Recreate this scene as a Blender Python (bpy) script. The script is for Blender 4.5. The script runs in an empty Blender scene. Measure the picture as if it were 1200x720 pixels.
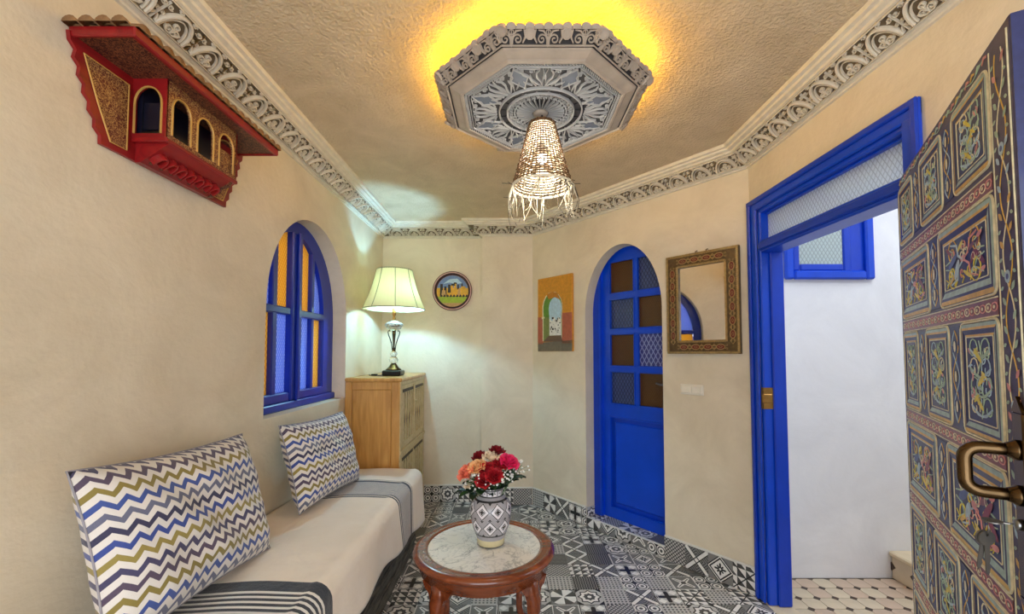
import bpy, bmesh, math, random
from mathutils import Vector, Matrix
from mathutils.geometry import tessellate_polygon
random.seed(7)
PI = math.pi
S = bpy.context.scene
COL = S.collection

# ------------------------------------------------------------------ camera, sky, exposure
cam_d = bpy.data.cameras.new('camera'); cam = bpy.data.objects.new('camera', cam_d); COL.objects.link(cam)
cam_d.sensor_width = 36; cam_d.lens = 15.0; cam_d.clip_start = 0.02
cam.location = (0, 0, 1.4); cam.rotation_euler = (math.radians(92.5), 0, 0)
cam_d.shift_y = 32.2 / 1200
S.camera = cam
S.view_settings.view_transform = 'Standard'; S.view_settings.look = 'None'
S.view_settings.gamma = 1; S.view_settings.use_curve_mapping = False
S.view_settings.exposure = 0.2
S.cycles.use_denoising = True; S.cycles.max_bounces = 10; S.cycles.diffuse_bounces = 5
S.cycles.transmission_bounces = 8; S.cycles.transparent_max_bounces = 12
S.cycles.caustics_reflective = False; S.cycles.caustics_refractive = False
S.cycles.sample_clamp_indirect = 6
W = bpy.data.worlds.new('sky'); S.world = W; W.use_nodes = True
W.node_tree.nodes['Background'].inputs[0].default_value = (0.86, 0.92, 1.0, 1)
W.node_tree.nodes['Background'].inputs[1].default_value = 4.7

# room numbers
XL, XR, YB, YF, ZC = -1.25, 1.42, 4.09, -1.3, 2.63
C0 = Vector((0.195, 4.01, 0)); C1 = Vector((1.42, 2.52, 0))

def portal(loc, rot, sx, sy):
    l = bpy.data.lights.new('sky_portal', 'AREA'); l.shape = 'RECTANGLE'; l.size = sx; l.size_y = sy
    l.cycles.is_portal = True
    o = bpy.data.objects.new('sky_portal', l); COL.objects.link(o); o.location = loc; o.rotation_euler = rot
portal((0.075, YF - 0.16, 1.22), (math.radians(90), 0, 0), 2.3, 2.24)       # daylight opening added behind the camera to light the room
portal((2.55, 1.4, 3.05), (0, 0, 0), 1.4, 1.65)                            # sky opening in the added hall ceiling

# ------------------------------------------------------------------ node expressions and materials
class X:
    def __init__(s, nt, v): s.nt = nt; s.v = v
    def op(s, o, *args):
        n = s.nt.nodes.new('ShaderNodeMath'); n.operation = o
        for i, a in enumerate((s,) + args):
            a = a.v if isinstance(a, X) else a
            if isinstance(a, (int, float)): n.inputs[i].default_value = a
            else: s.nt.links.new(a, n.inputs[i])
        return X(s.nt, n.outputs[0])
    def __add__(s, o): return s.op('ADD', o)
    def __sub__(s, o): return s.op('SUBTRACT', o)
    def __mul__(s, o): return s.op('MULTIPLY', o)
    def __truediv__(s, o): return s.op('DIVIDE', o)
    def __lt__(s, o): return s.op('LESS_THAN', o)
    def __gt__(s, o): return s.op('GREATER_THAN', o)
    __radd__ = __add__; __rmul__ = __mul__
    def __rsub__(s, o): return s.op('MULTIPLY', -1).op('ADD', o)
    def abs(s): return s.op('ABSOLUTE')
    def fr(s): return s.op('FRACT')
    def fl(s): return s.op('FLOOR')
    def sin(s): return s.op('SINE')
    def sq(s): return s.op('SQRT')
    def mn(s, o): return s.op('MINIMUM', o)
    def mx(s, o): return s.op('MAXIMUM', o)
    def tri(s): return ((s.fr() - 0.5).abs() * 2)
    def between(s, a, b): return (s > a) * (s < b)

def lin(c):
    f = lambda u: u / 12.92 if u <= .04045 else ((u + .055) / 1.055) ** 2.4
    return tuple(f(x / 255) for x in c) + (1,)

def new_mat(name):
    m = bpy.data.materials.new(name); m.use_nodes = True
    return m, m.node_tree, m.node_tree.nodes['Principled BSDF']

def noise(nt, scale, detail=3, coord='Object', rough=.55, dist=0):
    tc = nt.nodes.new('ShaderNodeTexCoord'); n = nt.nodes.new('ShaderNodeTexNoise')
    n.inputs['Scale'].default_value = scale; n.inputs['Detail'].default_value = detail
    n.inputs['Roughness'].default_value = rough; n.inputs['Distortion'].default_value = dist
    nt.links.new(tc.outputs[coord], n.inputs['Vector']); return n.outputs['Fac']

def ramp(nt, fac, stops, const=False):
    r = nt.nodes.new('ShaderNodeValToRGB'); e = r.color_ramp.elements
    if const: r.color_ramp.interpolation = 'CONSTANT'
    while len(e) < len(stops): e.new(0.5)
    for i, (p, c) in enumerate(stops): e[i].position = p; e[i].color = c
    nt.links.new(fac.v if isinstance(fac, X) else fac, r.inputs[0]); return r.outputs[0]

def bump(nt, b, h, strength, dist=.01):
    n = nt.nodes.new('ShaderNodeBump'); n.inputs['Strength'].default_value = strength; n.inputs['Distance'].default_value = dist
    nt.links.new(h.v if isinstance(h, X) else h, n.inputs['Height']); nt.links.new(n.outputs[0], b.inputs['Normal'])

MATS = {}
def mat(name, c, rough=.5, metal=0, var=.12, scale=14, bmp=0, bscale=60, spec=.5, coat=0):
    """painted / wooden / metal surface with a little mottling and relief"""
    if name in MATS: return MATS[name]
    m, nt, b = new_mat(name)
    c = lin(c) if max(c) > 1.5 else tuple(c) + (1,)
    lo = tuple(x * (1 - var) for x in c[:3]) + (1,); hi = tuple(min(1, x * (1 + var)) for x in c[:3]) + (1,)
    nt.links.new(ramp(nt, noise(nt, scale), [(.3, lo), (.7, hi)]), b.inputs['Base Color'])
    b.inputs['Roughness'].default_value = rough; b.inputs['Metallic'].default_value = metal
    b.inputs['Specular IOR Level'].default_value = spec; b.inputs['Coat Weight'].default_value = coat
    if bmp: bump(nt, b, noise(nt, bscale, 4), bmp, .004)
    MATS[name] = m; return m

def wood(name, dark, light, axis=2, rough=.35, coat=.2, scale=9, stretch=.12):
    if name in MATS: return MATS[name]
    m, nt, b = new_mat(name)
    tc = nt.nodes.new('ShaderNodeTexCoord'); mp = nt.nodes.new('ShaderNodeMapping')
    sc = [scale] * 3; sc[axis] = scale * stretch; mp.inputs['Scale'].default_value = sc
    nt.links.new(tc.outputs['Object'], mp.inputs[0])
    n = nt.nodes.new('ShaderNodeTexNoise'); n.inputs['Scale'].default_value = 3; n.inputs['Detail'].default_value = 5; n.inputs['Distortion'].default_value = .8
    nt.links.new(mp.outputs[0], n.inputs['Vector'])
    nt.links.new(ramp(nt, n.outputs['Fac'], [(.3, lin(dark)), (.7, lin(light))]), b.inputs['Base Color'])
    b.inputs['Roughness'].default_value = rough; b.inputs['Coat Weight'].default_value = coat
    bump(nt, b, n.outputs['Fac'], .08, .003)
    MATS[name] = m; return m

def plaster(name, c1, c2, bmp=.25, scale=3.0, fine=38, fw=.5):
    m, nt, b = new_mat(name)
    a = noise(nt, scale, 6, rough=.65, dist=.6); f = noise(nt, fine, 4)
    nt.links.new(ramp(nt, a, [(.32, lin(c1)), (.68, lin(c2))]), b.inputs['Base Color'])
    b.inputs['Roughness'].default_value = .62; b.inputs['Specular IOR Level'].default_value = .3
    h = X(nt, a) * 1.2 + X(nt, f) * fw
    bump(nt, b, h, bmp, .012); MATS[name] = m; return m

def uv_xy(nt):
    tc = nt.nodes.new('ShaderNodeTexCoord'); sp = nt.nodes.new('ShaderNodeSeparateXYZ')
    nt.links.new(tc.outputs['UV'], sp.inputs[0]); return X(nt, sp.outputs[0]), X(nt, sp.outputs[1])

def mixv(g, v, m):          # greyscale layering: where mask m is 1 use v
    return g * (1 - m) + m * v

def grey_out(nt, b, g, tint=(1, .97, .93), rough=.3):
    n = X(nt, noise(nt, 30, 3)) * .3 + .84
    cc = nt.nodes.new('ShaderNodeCombineColor')
    for i in range(3):
        q = g * n * tint[i]; nt.links.new(q.v, cc.inputs[i])
    nt.links.new(cc.outputs[0], b.inputs['Base Color']); b.inputs['Roughness'].default_value = rough

def tile_mats():
    out = []
    BK, DK, MD, LT, WH = .014, .075, .24, .55, .88
    def pat(fn, tint=(1, .955, .88)):
        m, nt, b = new_mat('encaustic_tile_%d' % len(out))
        u, v = uv_xy(nt); u = u * 2 - 1; v = v * 2 - 1
        a, c = u.abs(), v.abs(); r = (u * u + v * v).sq()
        g = fn(u, v, a, c, r, a + c, a.mx(c), a.mn(c))
        grey_out(nt, b, g, tint); out.append(m)
    one = lambda u: u * 0
    def p0(u, v, a, c, r, d, mx, mn):
        g = one(u) + WH; g = mixv(g, MD, d > 1.15); g = mixv(g, BK, d.between(.78, .93)); g = mixv(g, BK, d.between(1.04, 1.15))
        g = mixv(g, BK, (mn < .075) * (d < .5)); g = mixv(g, BK, ((a - c).abs() < .09) * (r < .36)); return mixv(g, WH, r < .09)
    def p1(u, v, a, c, r, d, mx, mn):
        s = (u * v * (a - c)) > 0; g = mixv(one(u) + WH, DK, s); g = mixv(g, WH, (a - c).abs() < .05); g = mixv(g, WH, mn < .035)
        g = mixv(g, MD, r > 1.05); return mixv(g, BK, mx > .95)
    def p2(u, v, a, c, r, d, mx, mn):
        k = (a - c).abs(); g = mixv(one(u) + MD, BK, (d * 4).fr() < .3); g = mixv(g, BK, k < .3); g = mixv(g, WH, k < .2)
        g = mixv(g, BK, d < .32); return mixv(g, WH, d < .2)
    def p3(u, v, a, c, r, d, mx, mn):
        return mixv(one(u) + LT, BK, ((u * 3.5).fr() < .5) * ((v * 3.5).fr() < .5)) 
    def p4(u, v, a, c, r, d, mx, mn):
        x, y = a - .5, c - .5; q = (x * x + y * y).sq(); g = one(u) + WH; g = mixv(g, BK, q.between(.3, .4)); g = mixv(g, DK, q < .14)
        g = mixv(g, BK, mn < .05); return mixv(g, BK, (q > .5) * (mx < .96))
    def p5(u, v, a, c, r, d, mx, mn):
        k = ((u + v) * 3).fr(); l = ((u - v) * 3).fr(); g = mixv(one(u) + LT, BK, k < .28); return mixv(g, BK, l < .28)
    def p6(u, v, a, c, r, d, mx, mn):
        g = one(u) + LT; g = mixv(g, WH, ((a - .55).abs() + (c - .55).abs()) < .33); g = mixv(g, BK, mn < .17)
        g = mixv(g, LT, (mn < .17) * (d > .75) * ((mx * 7).fr() < .5)); return mixv(g, BK, (mx - .94).abs() < .03)
    def p7(u, v, a, c, r, d, mx, mn):
        return mixv(one(u) + MD, BK, ((v * 5) + (u * 14).sin() * .12).fr() < .5)
    def p8(u, v, a, c, r, d, mx, mn):
        st = (mx / .6).mn(d / .84); g = one(u) + LT; g = mixv(g, BK, st < 1.12); g = mixv(g, WH, st < .95)
        g = mixv(g, DK, ((mx / .36).mn(d / .5)) < 1); g = mixv(g, WH, r < .16); return mixv(g, BK, d > 1.55)
    def p9(u, v, a, c, r, d, mx, mn):
        g = mixv(one(u) + WH, DK, ((u * 1.5).fr() + (v * 1.5).fr()) < 1); return mixv(g, BK, ((a - c).abs() < .06))
    def p10(u, v, a, c, r, d, mx, mn):
        pet = ((a - c).abs() < .34 - r * .2) * (r < .95) * (r > .2); g = one(u) + MD * .8; g = mixv(g, WH, pet)
        g = mixv(g, BK, ((a - c).abs() < .05) * (r < .8)); g = mixv(g, BK, r.between(.1, .2)); return mixv(g, WH, mx > .93)
    for fn in (p0, p1, p2, p3, p4, p5, p6, p7, p8, p9, p10): pat(fn)
    return out

# ------------------------------------------------------------------ mesh builder
class MB:
    def __init__(s): s.v = []; s.f = []; s.m = []; s.sm = []; s.uv = []
    def add(s, vs, fs, mi=0, smooth=False, T=None, uv=None):
        o = len(s.v)
        s.v += [tuple(T(Vector(p))) if T else tuple(p) for p in vs]
        s.uv += uv if uv else [(0, 0)] * len(vs)
        for f in fs: s.f.append([i + o for i in f]); s.m.append(mi); s.sm.append(smooth)
        return s
    def box(s, a, b, mi=0, bev=0, T=None):
        x0, x1 = sorted((a[0], b[0])); y0, y1 = sorted((a[1], b[1])); z0, z1 = sorted((a[2], b[2]))
        if not bev:
            v = [(x, y, z) for z in (z0, z1) for y in (y0, y1) for x in (x0, x1)]
            return s.add(v, [(0, 2, 3, 1), (4, 5, 7, 6), (0, 1, 5, 4), (2, 6, 7, 3), (0, 4, 6, 2), (1, 3, 7, 5)], mi, False, T)
        bev = min(bev, (x1 - x0) * .45, (y1 - y0) * .45, (z1 - z0) * .45)
        v, fs = [], []
        lo, hi = (x0, y0, z0), (x1, y1, z1); idx = {}
        for sx in (0, 1):
            for sy in (0, 1):
                for sz in (0, 1):
                    sg = (sx, sy, sz)
                    for ax in range(3):
                        p = [hi[k] if sg[k] else lo[k] for k in range(3)]
                        for k in range(3):
                            if k != ax: p[k] += -bev if sg[k] else bev
                        idx[(sg, ax)] = len(v); v.append(p)
        for ax in range(3):
            o1, o2 = [k for k in range(3) if k != ax]
            for side in (0, 1):
                q = []
                for (i, j) in ((0, 0), (1, 0), (1, 1), (0, 1)):
                    sg = [0, 0, 0]; sg[ax] = side; sg[o1] = i; sg[o2] = j; q.append(idx[(tuple(sg), ax)])
                fs.append(q)
            for (i, j) in ((0, 0), (1, 0), (1, 1), (0, 1)):
                sa = [0, 0, 0]; sa[o1] = i; sa[o2] = j; sb = sa[:]; sb[ax] = 1; sa, sb = tuple(sa), tuple(sb)
                fs.append((idx[(sa, o1)], idx[(sb, o1)], idx[(sb, o2)], idx[(sa, o2)]))
        for sg in [(i, j, k) for i in (0, 1) for j in (0, 1) for k in (0, 1)]:
            fs.append([idx[(sg, 0)], idx[(sg, 1)], idx[(sg, 2)]])
        return s.add(v, fs, mi, False, T)
    def lathe(s, prof, seg=32, mi=0, smooth=True, T=None, cap=True, uv=False):
        v, fs, uvs = [], [], []
        n = len(prof); w = seg + 1 if uv else seg
        for j, (r, z) in enumerate(prof):
            for i in range(w):
                a = 2 * PI * i / seg; v.append((r * math.cos(a), r * math.sin(a), z)); uvs.append((i / seg, j / (n - 1)))
        for j in range(n - 1):
            for i in range(seg):
                k = (i + 1) if uv else (i + 1) % seg
                fs.append((j * w + i, j * w + k, (j + 1) * w + k, (j + 1) * w + i))
        if cap and not uv:
            if prof[0][0] > 1e-5: fs.append(list(range(seg))[::-1])
            if prof[-1][0] > 1e-5: fs.append([(n - 1) * w + i for i in range(seg)])
        return s.add(v, fs, mi, smooth, T, uvs)
    def tube(s, pts, rad, sides=8, mi=0, smooth=True, T=None, closed=False, cap=True):
        pts = [Vector(p) for p in pts]; n = len(pts)
        v, fs = [], []; up = None
        for i, p in enumerate(pts):
            if closed: t = pts[(i + 1) % n] - pts[i - 1]
            else: t = pts[min(i + 1, n - 1)] - pts[max(i - 1, 0)]
            t.normalize()
            if up is None: up = Vector((0, 0, 1)) if abs(t.z) < .9 else Vector((1, 0, 0))
            a = up - t * up.dot(t); a.normalize(); up = a; b = t.cross(a)
            r = rad(i / (n - 1)) if callable(rad) else rad
            for k in range(sides):
                an = 2 * PI * k / sides; v.append(p + a * (r * math.cos(an)) + b * (r * math.sin(an)))
        for i in range(n if closed else n - 1):
            j = (i + 1) % n
            for k in range(sides):
                l = (k + 1) % sides; fs.append((i * sides + k, i * sides + l, j * sides + l, j * sides + k))
        if cap and not closed:
            fs.append(list(range(sides))[::-1]); fs.append([(n - 1) * sides + k for k in range(sides)])
        return s.add(v, fs, mi, smooth, T)
    def ribbon(s, pts, w, h, mi=0, T=None, closed=False, z0=0, taper=False, top=.6):
        """raised moulded strip along a 2-D polyline: bevelled section, width w, height h"""
        P = [Vector((p[0], p[1])) for p in pts]; n = len(P)
        v, fs = [], []
        for i, p in enumerate(P):
            if closed: d = P[(i + 1) % n] - P[i - 1]
            else: d = P[min(i + 1, n - 1)] - P[max(i - 1, 0)]
            if d.length < 1e-9: d = Vector((1, 0))
            d.normalize(); nn = Vector((-d.y, d.x)); ww = w / 2
            if taper: ww *= .25 + .75 * math.sin(PI * (i + .5) / n)
            for k, z in ((-1, z0), (-top, z0 + h), (top, z0 + h), (1, z0)):
                q = p + nn * (ww * k); v.append((q.x, q.y, z))
        for i in range(n if closed else n - 1):
            j = (i + 1) % n
            for k in range(3): fs.append((i * 4 + k, j * 4 + k, j * 4 + k + 1, i * 4 + k + 1))
        if not closed:
            fs.append((0, 1, 2, 3)); e = (n - 1) * 4; fs.append((e + 3, e + 2, e + 1, e))
        return s.add(v, fs, mi, False, T)
    def prism(s, poly, z0, z1, mi=0, T=None, holes=(), smooth=False):
        loops = [[Vector((p[0], p[1], 0)) for p in poly]] + [[Vector((p[0], p[1], 0)) for p in h] for h in holes]
        tris = tessellate_polygon(loops); flat = [p for l in loops for p in l]; n = len(flat)
        v = [(p.x, p.y, z0) for p in flat] + [(p.x, p.y, z1) for p in flat]
        fs = [tuple(t) for t in tris] + [tuple(i + n for i in reversed(t)) for t in tris]
        o = 0
        for l in loops:
            m = len(l)
            for i in range(m):
                j = (i + 1) % m; fs.append((o + i, o + j, n + o + j, n + o + i))
            o += m
        return s.add(v, fs, mi, smooth, T)
    def flat(s, poly, z, mi=0, T=None):
        loops = [[Vector((p[0], p[1], 0)) for p in poly]]
        return s.add([(p[0], p[1], z) for p in poly], [tuple(t) for t in tessellate_polygon(loops)], mi, False, T)
    def grid(s, nu, nv, fn, mi=0, smooth=True, T=None):
        v = []; uv = []
        for j in range(nv + 1):
            for i in range(nu + 1):
                v.append(fn(i / nu, j / nv)); uv.append((i / nu, j / nv))
        w = nu + 1
        return s.add(v, [(j * w + i, j * w + i + 1, (j + 1) * w + i + 1, (j + 1) * w + i) for j in range(nv) for i in range(nu)], mi, smooth, T, uv)
    def ball(s, c, r, seg=10, rings=6, mi=0, T=None, sc=(1, 1, 1)):
        v = [(c[0], c[1], c[2] - r * sc[2])]
        for j in range(1, rings):
            t = PI * j / rings
            for i in range(seg):
                a = 2 * PI * i / seg
                v.append((c[0] + r * sc[0] * math.sin(t) * math.cos(a), c[1] + r * sc[1] * math.sin(t) * math.sin(a), c[2] - r * sc[2] * math.cos(t)))
        v.append((c[0], c[1], c[2] + r * sc[2])); L = len(v) - 1; fs = []
        for i in range(seg):
            k = (i + 1) % seg; fs.append((0, 1 + k, 1 + i)); fs.append((L, L - seg + i, L - seg + k))
            for j in range(rings - 2):
                fs.append((1 + j * seg + i, 1 + j * seg + k, 1 + (j + 1) * seg + k, 1 + (j + 1) * seg + i))
        return s.add(v, fs, mi, True, T)
    def mesh(s, name, mats, fix=True):
        me = bpy.data.meshes.new(name); me.from_pydata(s.v, [], s.f)
        me.polygons.foreach_set('material_index', s.m); me.polygons.foreach_set('use_smooth', s.sm)
        if any(u != (0, 0) for u in s.uv):
            l = me.uv_layers.new(name='UVMap'); idx = [0] * len(me.loops); me.loops.foreach_get('vertex_index', idx)
            l.data.foreach_set('uv', [c for i in idx for c in s.uv[i]])
        for m in (mats if isinstance(mats, (list, tuple)) else [mats]): me.materials.append(MATS[m] if isinstance(m, str) else m)
        if fix:
            bm = bmesh.new(); bm.from_mesh(me); bmesh.ops.recalc_face_normals(bm, faces=bm.faces); bm.to_mesh(me); bm.free()
        me.update(); return me
    def build(s, name, mats, parent=None, M=None, fix=True):
        return link(name, s.mesh(name, mats, fix), parent, M)

def link(name, me, parent=None, M=None):
    o = bpy.data.objects.new(name, me); COL.objects.link(o)
    if parent: o.parent = parent
    if M is not None: o.matrix_local = M
    return o
def tag(o, label=None, cat=None, group=None, kind=None):
    for k, v in (('label', label), ('category', cat), ('group', group), ('kind', kind)):
        if v: o[k] = v
    return o
def thing(name, label, cat, M=None, group=None, kind=None):
    o = bpy.data.objects.new(name, None); COL.objects.link(o); o.empty_display_size = .05
    if M is not None: o.matrix_world = M
    return tag(o, label, cat, group, kind)
def frame(o, xd, yd=(0, 0, 1)):
    """local x along the wall, local y up, local z out of the wall"""
    x = Vector(xd).normalized(); y = Vector(yd).normalized(); z = x.cross(y).normalized(); y = z.cross(x)
    m = Matrix((x, y, z)).transposed().to_4x4(); m.translation = Vector(o); return m
T3 = Matrix.Translation
def at(x, y, z, rz=0): return T3((x, y, z)) @ Matrix.Rotation(rz, 4, 'Z')
FL = frame((XL, 0, 0), (0, 1, 0)); FR = frame((XR, 0, 0), (0, -1, 0)); FB = frame((0, YB, 0), (1, 0, 0))
FC = frame(C0, C1 - C0); LC = (C1 - C0).length
def off(F, x, y, z=0): return F @ T3((x, y, z))

def arc(cx, cy, r, a0, a1, n=10, ry=None):
    ry = ry or r
    return [(cx + r * math.cos(math.radians(a0 + (a1 - a0) * i / n)), cy + ry * math.sin(math.radians(a0 + (a1 - a0) * i / n))) for i in range(n + 1)]
def spiral(cx, cy, r0, r1, a0, turn, n=12):
    return [(cx + (r0 + (r1 - r0) * i / n) * math.cos(math.radians(a0 + turn * i / n)), cy + (r0 + (r1 - r0) * i / n) * math.sin(math.radians(a0 + turn * i / n))) for i in range(n + 1)]
def arch_poly(x0, x1, z0, zs, za, n=20, p=1.0):
    cx, a = (x0 + x1) / 2, (x1 - x0) / 2; out = [(x0, z0), (x1, z0)]
    for i in range(n + 1):
        t = PI * i / n; out.append((cx + a * math.cos(t), zs + (za - zs) * math.sin(t) ** p))
    return out
def rrect(x0, y0, x1, y1, r, n=4):
    o = []
    for (cx, cy, a) in ((x1 - r, y1 - r, 0), (x0 + r, y1 - r, 90), (x0 + r, y0 + r, 180), (x1 - r, y0 + r, 270)): o += arc(cx, cy, r, a, a + 90, n)
    return o

# ------------------------------------------------------------------ shared materials
plaster('wall_plaster', (218, 203, 176), (234, 220, 194), .3, 2.6)
plaster('ceiling_plaster', (206, 184, 150), (224, 203, 170), .8, 5, 70, 1.3)
plaster('hall_plaster', (226, 226, 228), (240, 240, 241), .12, 2)
plaster('gypsum', (216, 206, 186), (232, 222, 202), .08, 20)
plaster('gypsum_recess_shade', (104, 90, 70), (126, 110, 86), .1, 20)  # darkened backing: shade of the relief's recesses put into the colour
mat('rosette_white', (184, 182, 178), .6, var=.06)
mat('rosette_rim', (180, 164, 146), .6, var=.1, bmp=.15)
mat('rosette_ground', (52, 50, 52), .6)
mat('rosette_blue', (104, 110, 122), .55)
mat('blue_paint', (4, 70, 204), .32, var=.08, scale=6, bmp=.05, bscale=25)
mat('blue_paint_deep', (4, 60, 188), .34, var=.1, scale=6, bmp=.05, bscale=25)
mat('window_blue', (16, 44, 158), .3, var=.1)
mat('grout', (176, 172, 164), .8); mat('grout_dark', (120, 108, 92), .85)
mat('white_paint', (228, 224, 214), .55, var=.04)
mat('brass', (176, 132, 72), .32, 1, var=.2); mat('bronze', (92, 72, 48), .26, 1, var=.25)
mat('steel', (150, 150, 150), .28, 1); mat('black_metal', (26, 24, 22), .35, .3)
mat('hall_tile_beige', (216, 200, 172), .4, var=.12, scale=5); mat('hall_tile_pink', (208, 184, 160), .4, var=.1, scale=5)
mat('hall_tile_dark', (74, 58, 48), .45)
mat('cream_stone', (224, 206, 172), .45, var=.06)
wood('red_wood', (118, 14, 18), (152, 22, 24), 0, .4); wood('cabinet_wood', (186, 132, 62), (218, 166, 92), 2, .34)
wood('table_wood', (98, 44, 20), (140, 70, 36), 0, .25, .5); wood('cabinet_pale', (196, 172, 118), (220, 200, 150), 2, .45)
TILES = tile_mats()

def glass_mat(name, col, rough=.25, trans=.55, pat=70, clear=0.0, colour2=None):
    """pressed patterned glass: lets light through diffusely, with a raised lattice"""
    m, nt, b = new_mat(name); out = nt.nodes['Material Output']
    tc = nt.nodes.new('ShaderNodeTexCoord'); sp = nt.nodes.new('ShaderNodeSeparateXYZ'); nt.links.new(tc.outputs['Object'], sp.inputs[0])
    x, y = X(nt, sp.outputs[0]), X(nt, sp.outputs[1])
    k = ((x + y * .6) * pat).tri().mn(((x - y * .6) * pat).tri())
    c = lin(col); c2 = lin(colour2) if colour2 else tuple(v * .62 for v in c[:3]) + (1,)
    colr = ramp(nt, k, [(.08, c2), (.3, c)])
    nt.links.new(colr, b.inputs['Base Color']); b.inputs['Roughness'].default_value = rough; bump(nt, b, k, .5, .003)
    t = nt.nodes.new('ShaderNodeBsdfTranslucent'); nt.links.new(colr, t.inputs[0])
    mx = nt.nodes.new('ShaderNodeMixShader'); mx.inputs[0].default_value = trans
    nt.links.new(b.outputs[0], mx.inputs[1]); nt.links.new(t.outputs[0], mx.inputs[2]); last = mx
    if clear:
        tr = nt.nodes.new('ShaderNodeBsdfTransparent'); tr.inputs[0].default_value = c
        m2 = nt.nodes.new('ShaderNodeMixShader'); m2.inputs[0].default_value = clear
        nt.links.new(mx.outputs[0], m2.inputs[1]); nt.links.new(tr.outputs[0], m2.inputs[2]); last = m2
    nt.links.new(last.outputs[0], out.inputs[0]); MATS[name] = m
glass_mat('amber_glass', (250, 216, 96), trans=.3, colour2=(214, 150, 20), pat=48); glass_mat('blue_glass', (178, 200, 246), trans=.3, colour2=(84, 124, 226), pat=48)
glass_mat('frost_glass', (226, 234, 238), trans=.5, pat=46, clear=.25); glass_mat('hall_glass', (186, 200, 198), trans=.08, pat=40)
glass_mat('door_brown_glass', (104, 68, 30), rough=.3, trans=.15, pat=60, colour2=(40, 24, 10))
glass_mat('door_blue_glass', (74, 90, 138), rough=.25, trans=.15, pat=34, colour2=(18, 26, 66))
glass_mat('door_flower_glass', (66, 70, 130), rough=.22, trans=.15, pat=26, colour2=(150, 160, 206))

# ------------------------------------------------------------------ walls, ceiling
def struct(name, mb, m, M=None, label=None, cat=None):
    return tag(mb.build(name, m, None, M), label, cat, None, 'structure')
WIN = arch_poly(2.16, 3.21, 1.065, 1.62, 2.225, 28, .92)
struct('wall_left', MB().prism([(YF, 0), (YB + .1, 0), (YB + .1, ZC), (YF, ZC)], -.22, 0, 0, None, [WIN]), 'wall_plaster', FL,
       'long beige plaster wall with an arched window recess above the sofa', 'wall')
struct('wall_back', MB().prism([(XL - .1, 0), (-.25, 0), (-.25, ZC), (XL - .1, ZC)], -.15, 0), 'wall_plaster', FB, 'short beige wall behind the table lamp and round plate', 'wall')
struct('wall_back_pier', MB().prism([(-.287, 0), (C0.x, 0), (C0.x, ZC), (-.287, ZC)], -.2, .08), 'wall_plaster', FB, 'shallow beige pier between lamp wall and angled wall', 'wall')
DX0, DX1, DSP, DAP = .643, 1.343, 1.72, 2.235
ar = arch_poly(DX0, DX1, 0, DSP, DAP, 28)
poly = [(0, 0), (DX0, 0)] + ar[2:][::-1] + [(DX1, 0), (LC, 0), (LC, ZC), (0, ZC)]
struct('wall_angled', MB().prism(poly, -.1, 0), 'wall_plaster', FC, 'angled beige wall holding the arched blue door and carved mirror', 'wall')
HY0, HY1, HZ = 1.5, 2.45, 2.235
struct('wall_right', MB().prism([(-2.52, 0), (-HY1, 0), (-HY1, HZ), (-HY0, HZ), (-HY0, 0), (-YF, 0), (-YF, ZC), (-2.52, ZC)], -.12, 0), 'wall_plaster', FR,
       'beige wall around the blue doorway to the hall', 'wall')
FRear = frame((0, YF, 0), (-1, 0, 0))
struct('wall_rear', MB().prism([(-XR - .1, 0), (-XL + .1, 0), (-XL + .1, ZC), (-XR - .1, ZC)], -.15, 0, 0, None, [[(-1.25, .1), (1.1, .1), (1.1, 2.36), (-1.25, 2.36)]]), 'wall_plaster', FRear,
       'beige wall with a wide added daylight opening opposite the lamp', 'wall')
struct('ceiling', MB().box((XL - .2, YF - .15, ZC), (XR + .12, YB + .15, ZC + .12)), 'ceiling_plaster', None, 'rough grey beige plaster ceiling', 'ceiling')
w2 = thing('added_window', 'blue wooden frame of the added daylight window in the rear wall', 'window', FRear, None, 'structure')  # unseen window, added so daylight fills the room
for a, b in (((-1.25, .1), (-1.21, 2.36)), ((1.06, .1), (1.1, 2.36)), ((-1.21, .1), (1.06, .14)), ((-1.21, 2.32), (1.06, 2.36)), ((-.1, .14), (-.05, 2.32))):
    MB().box((*a, -.1), (*b, -.04), 0, .006).build('frame_bar', 'blue_paint', w2)

# hall behind the doorway: white walls, sky light through the opening of an added ceiling
HW = 2.72
struct('wall_hall_back', MB().box((XR + .12, HW, 0), (3.7, HW + .15, 3.0)), 'hall_plaster', None, 'white plaster hall wall beyond the doorway', 'wall')
struct('wall_hall_side', MB().box((3.55, -.4, 0), (3.7, HW, 3.0)), 'hall_plaster', None, 'white plaster hall wall beyond the stair', 'wall')
struct('wall_hall_front', MB().box((XR + .12, -.5, 0), (3.7, -.35, 3.0)), 'hall_plaster', None, 'white plaster hall wall at the far end of the passage', 'wall')
struct('wall_hall_inner', MB().box((XR + .12, -.35, HZ + .08), (XR + .14, HW, 3.0)).box((XR + .12, -.35, 0), (XR + .14, HY0 - .05, HZ + .08)).box((XR + .12, HY1 + .05, 0), (XR + .14, HW, HZ + .08)), 'hall_plaster', None, 'white plaster hall side of the doorway wall', 'wall')

struct('added_hall_ceiling', MB().prism([(XR + .12, -.5), (3.7, -.5), (3.7, HW + .15), (XR + .12, HW + .15)], 3.0, 3.1, 0, None, [[(1.85, .575), (3.25, .575), (3.25, 2.225), (1.85, 2.225)]]), 'hall_plaster', None, 'unseen white hall ceiling added to narrow the sky light', 'ceiling')  # unseen ceiling with a hole, added to dim the hall

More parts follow.
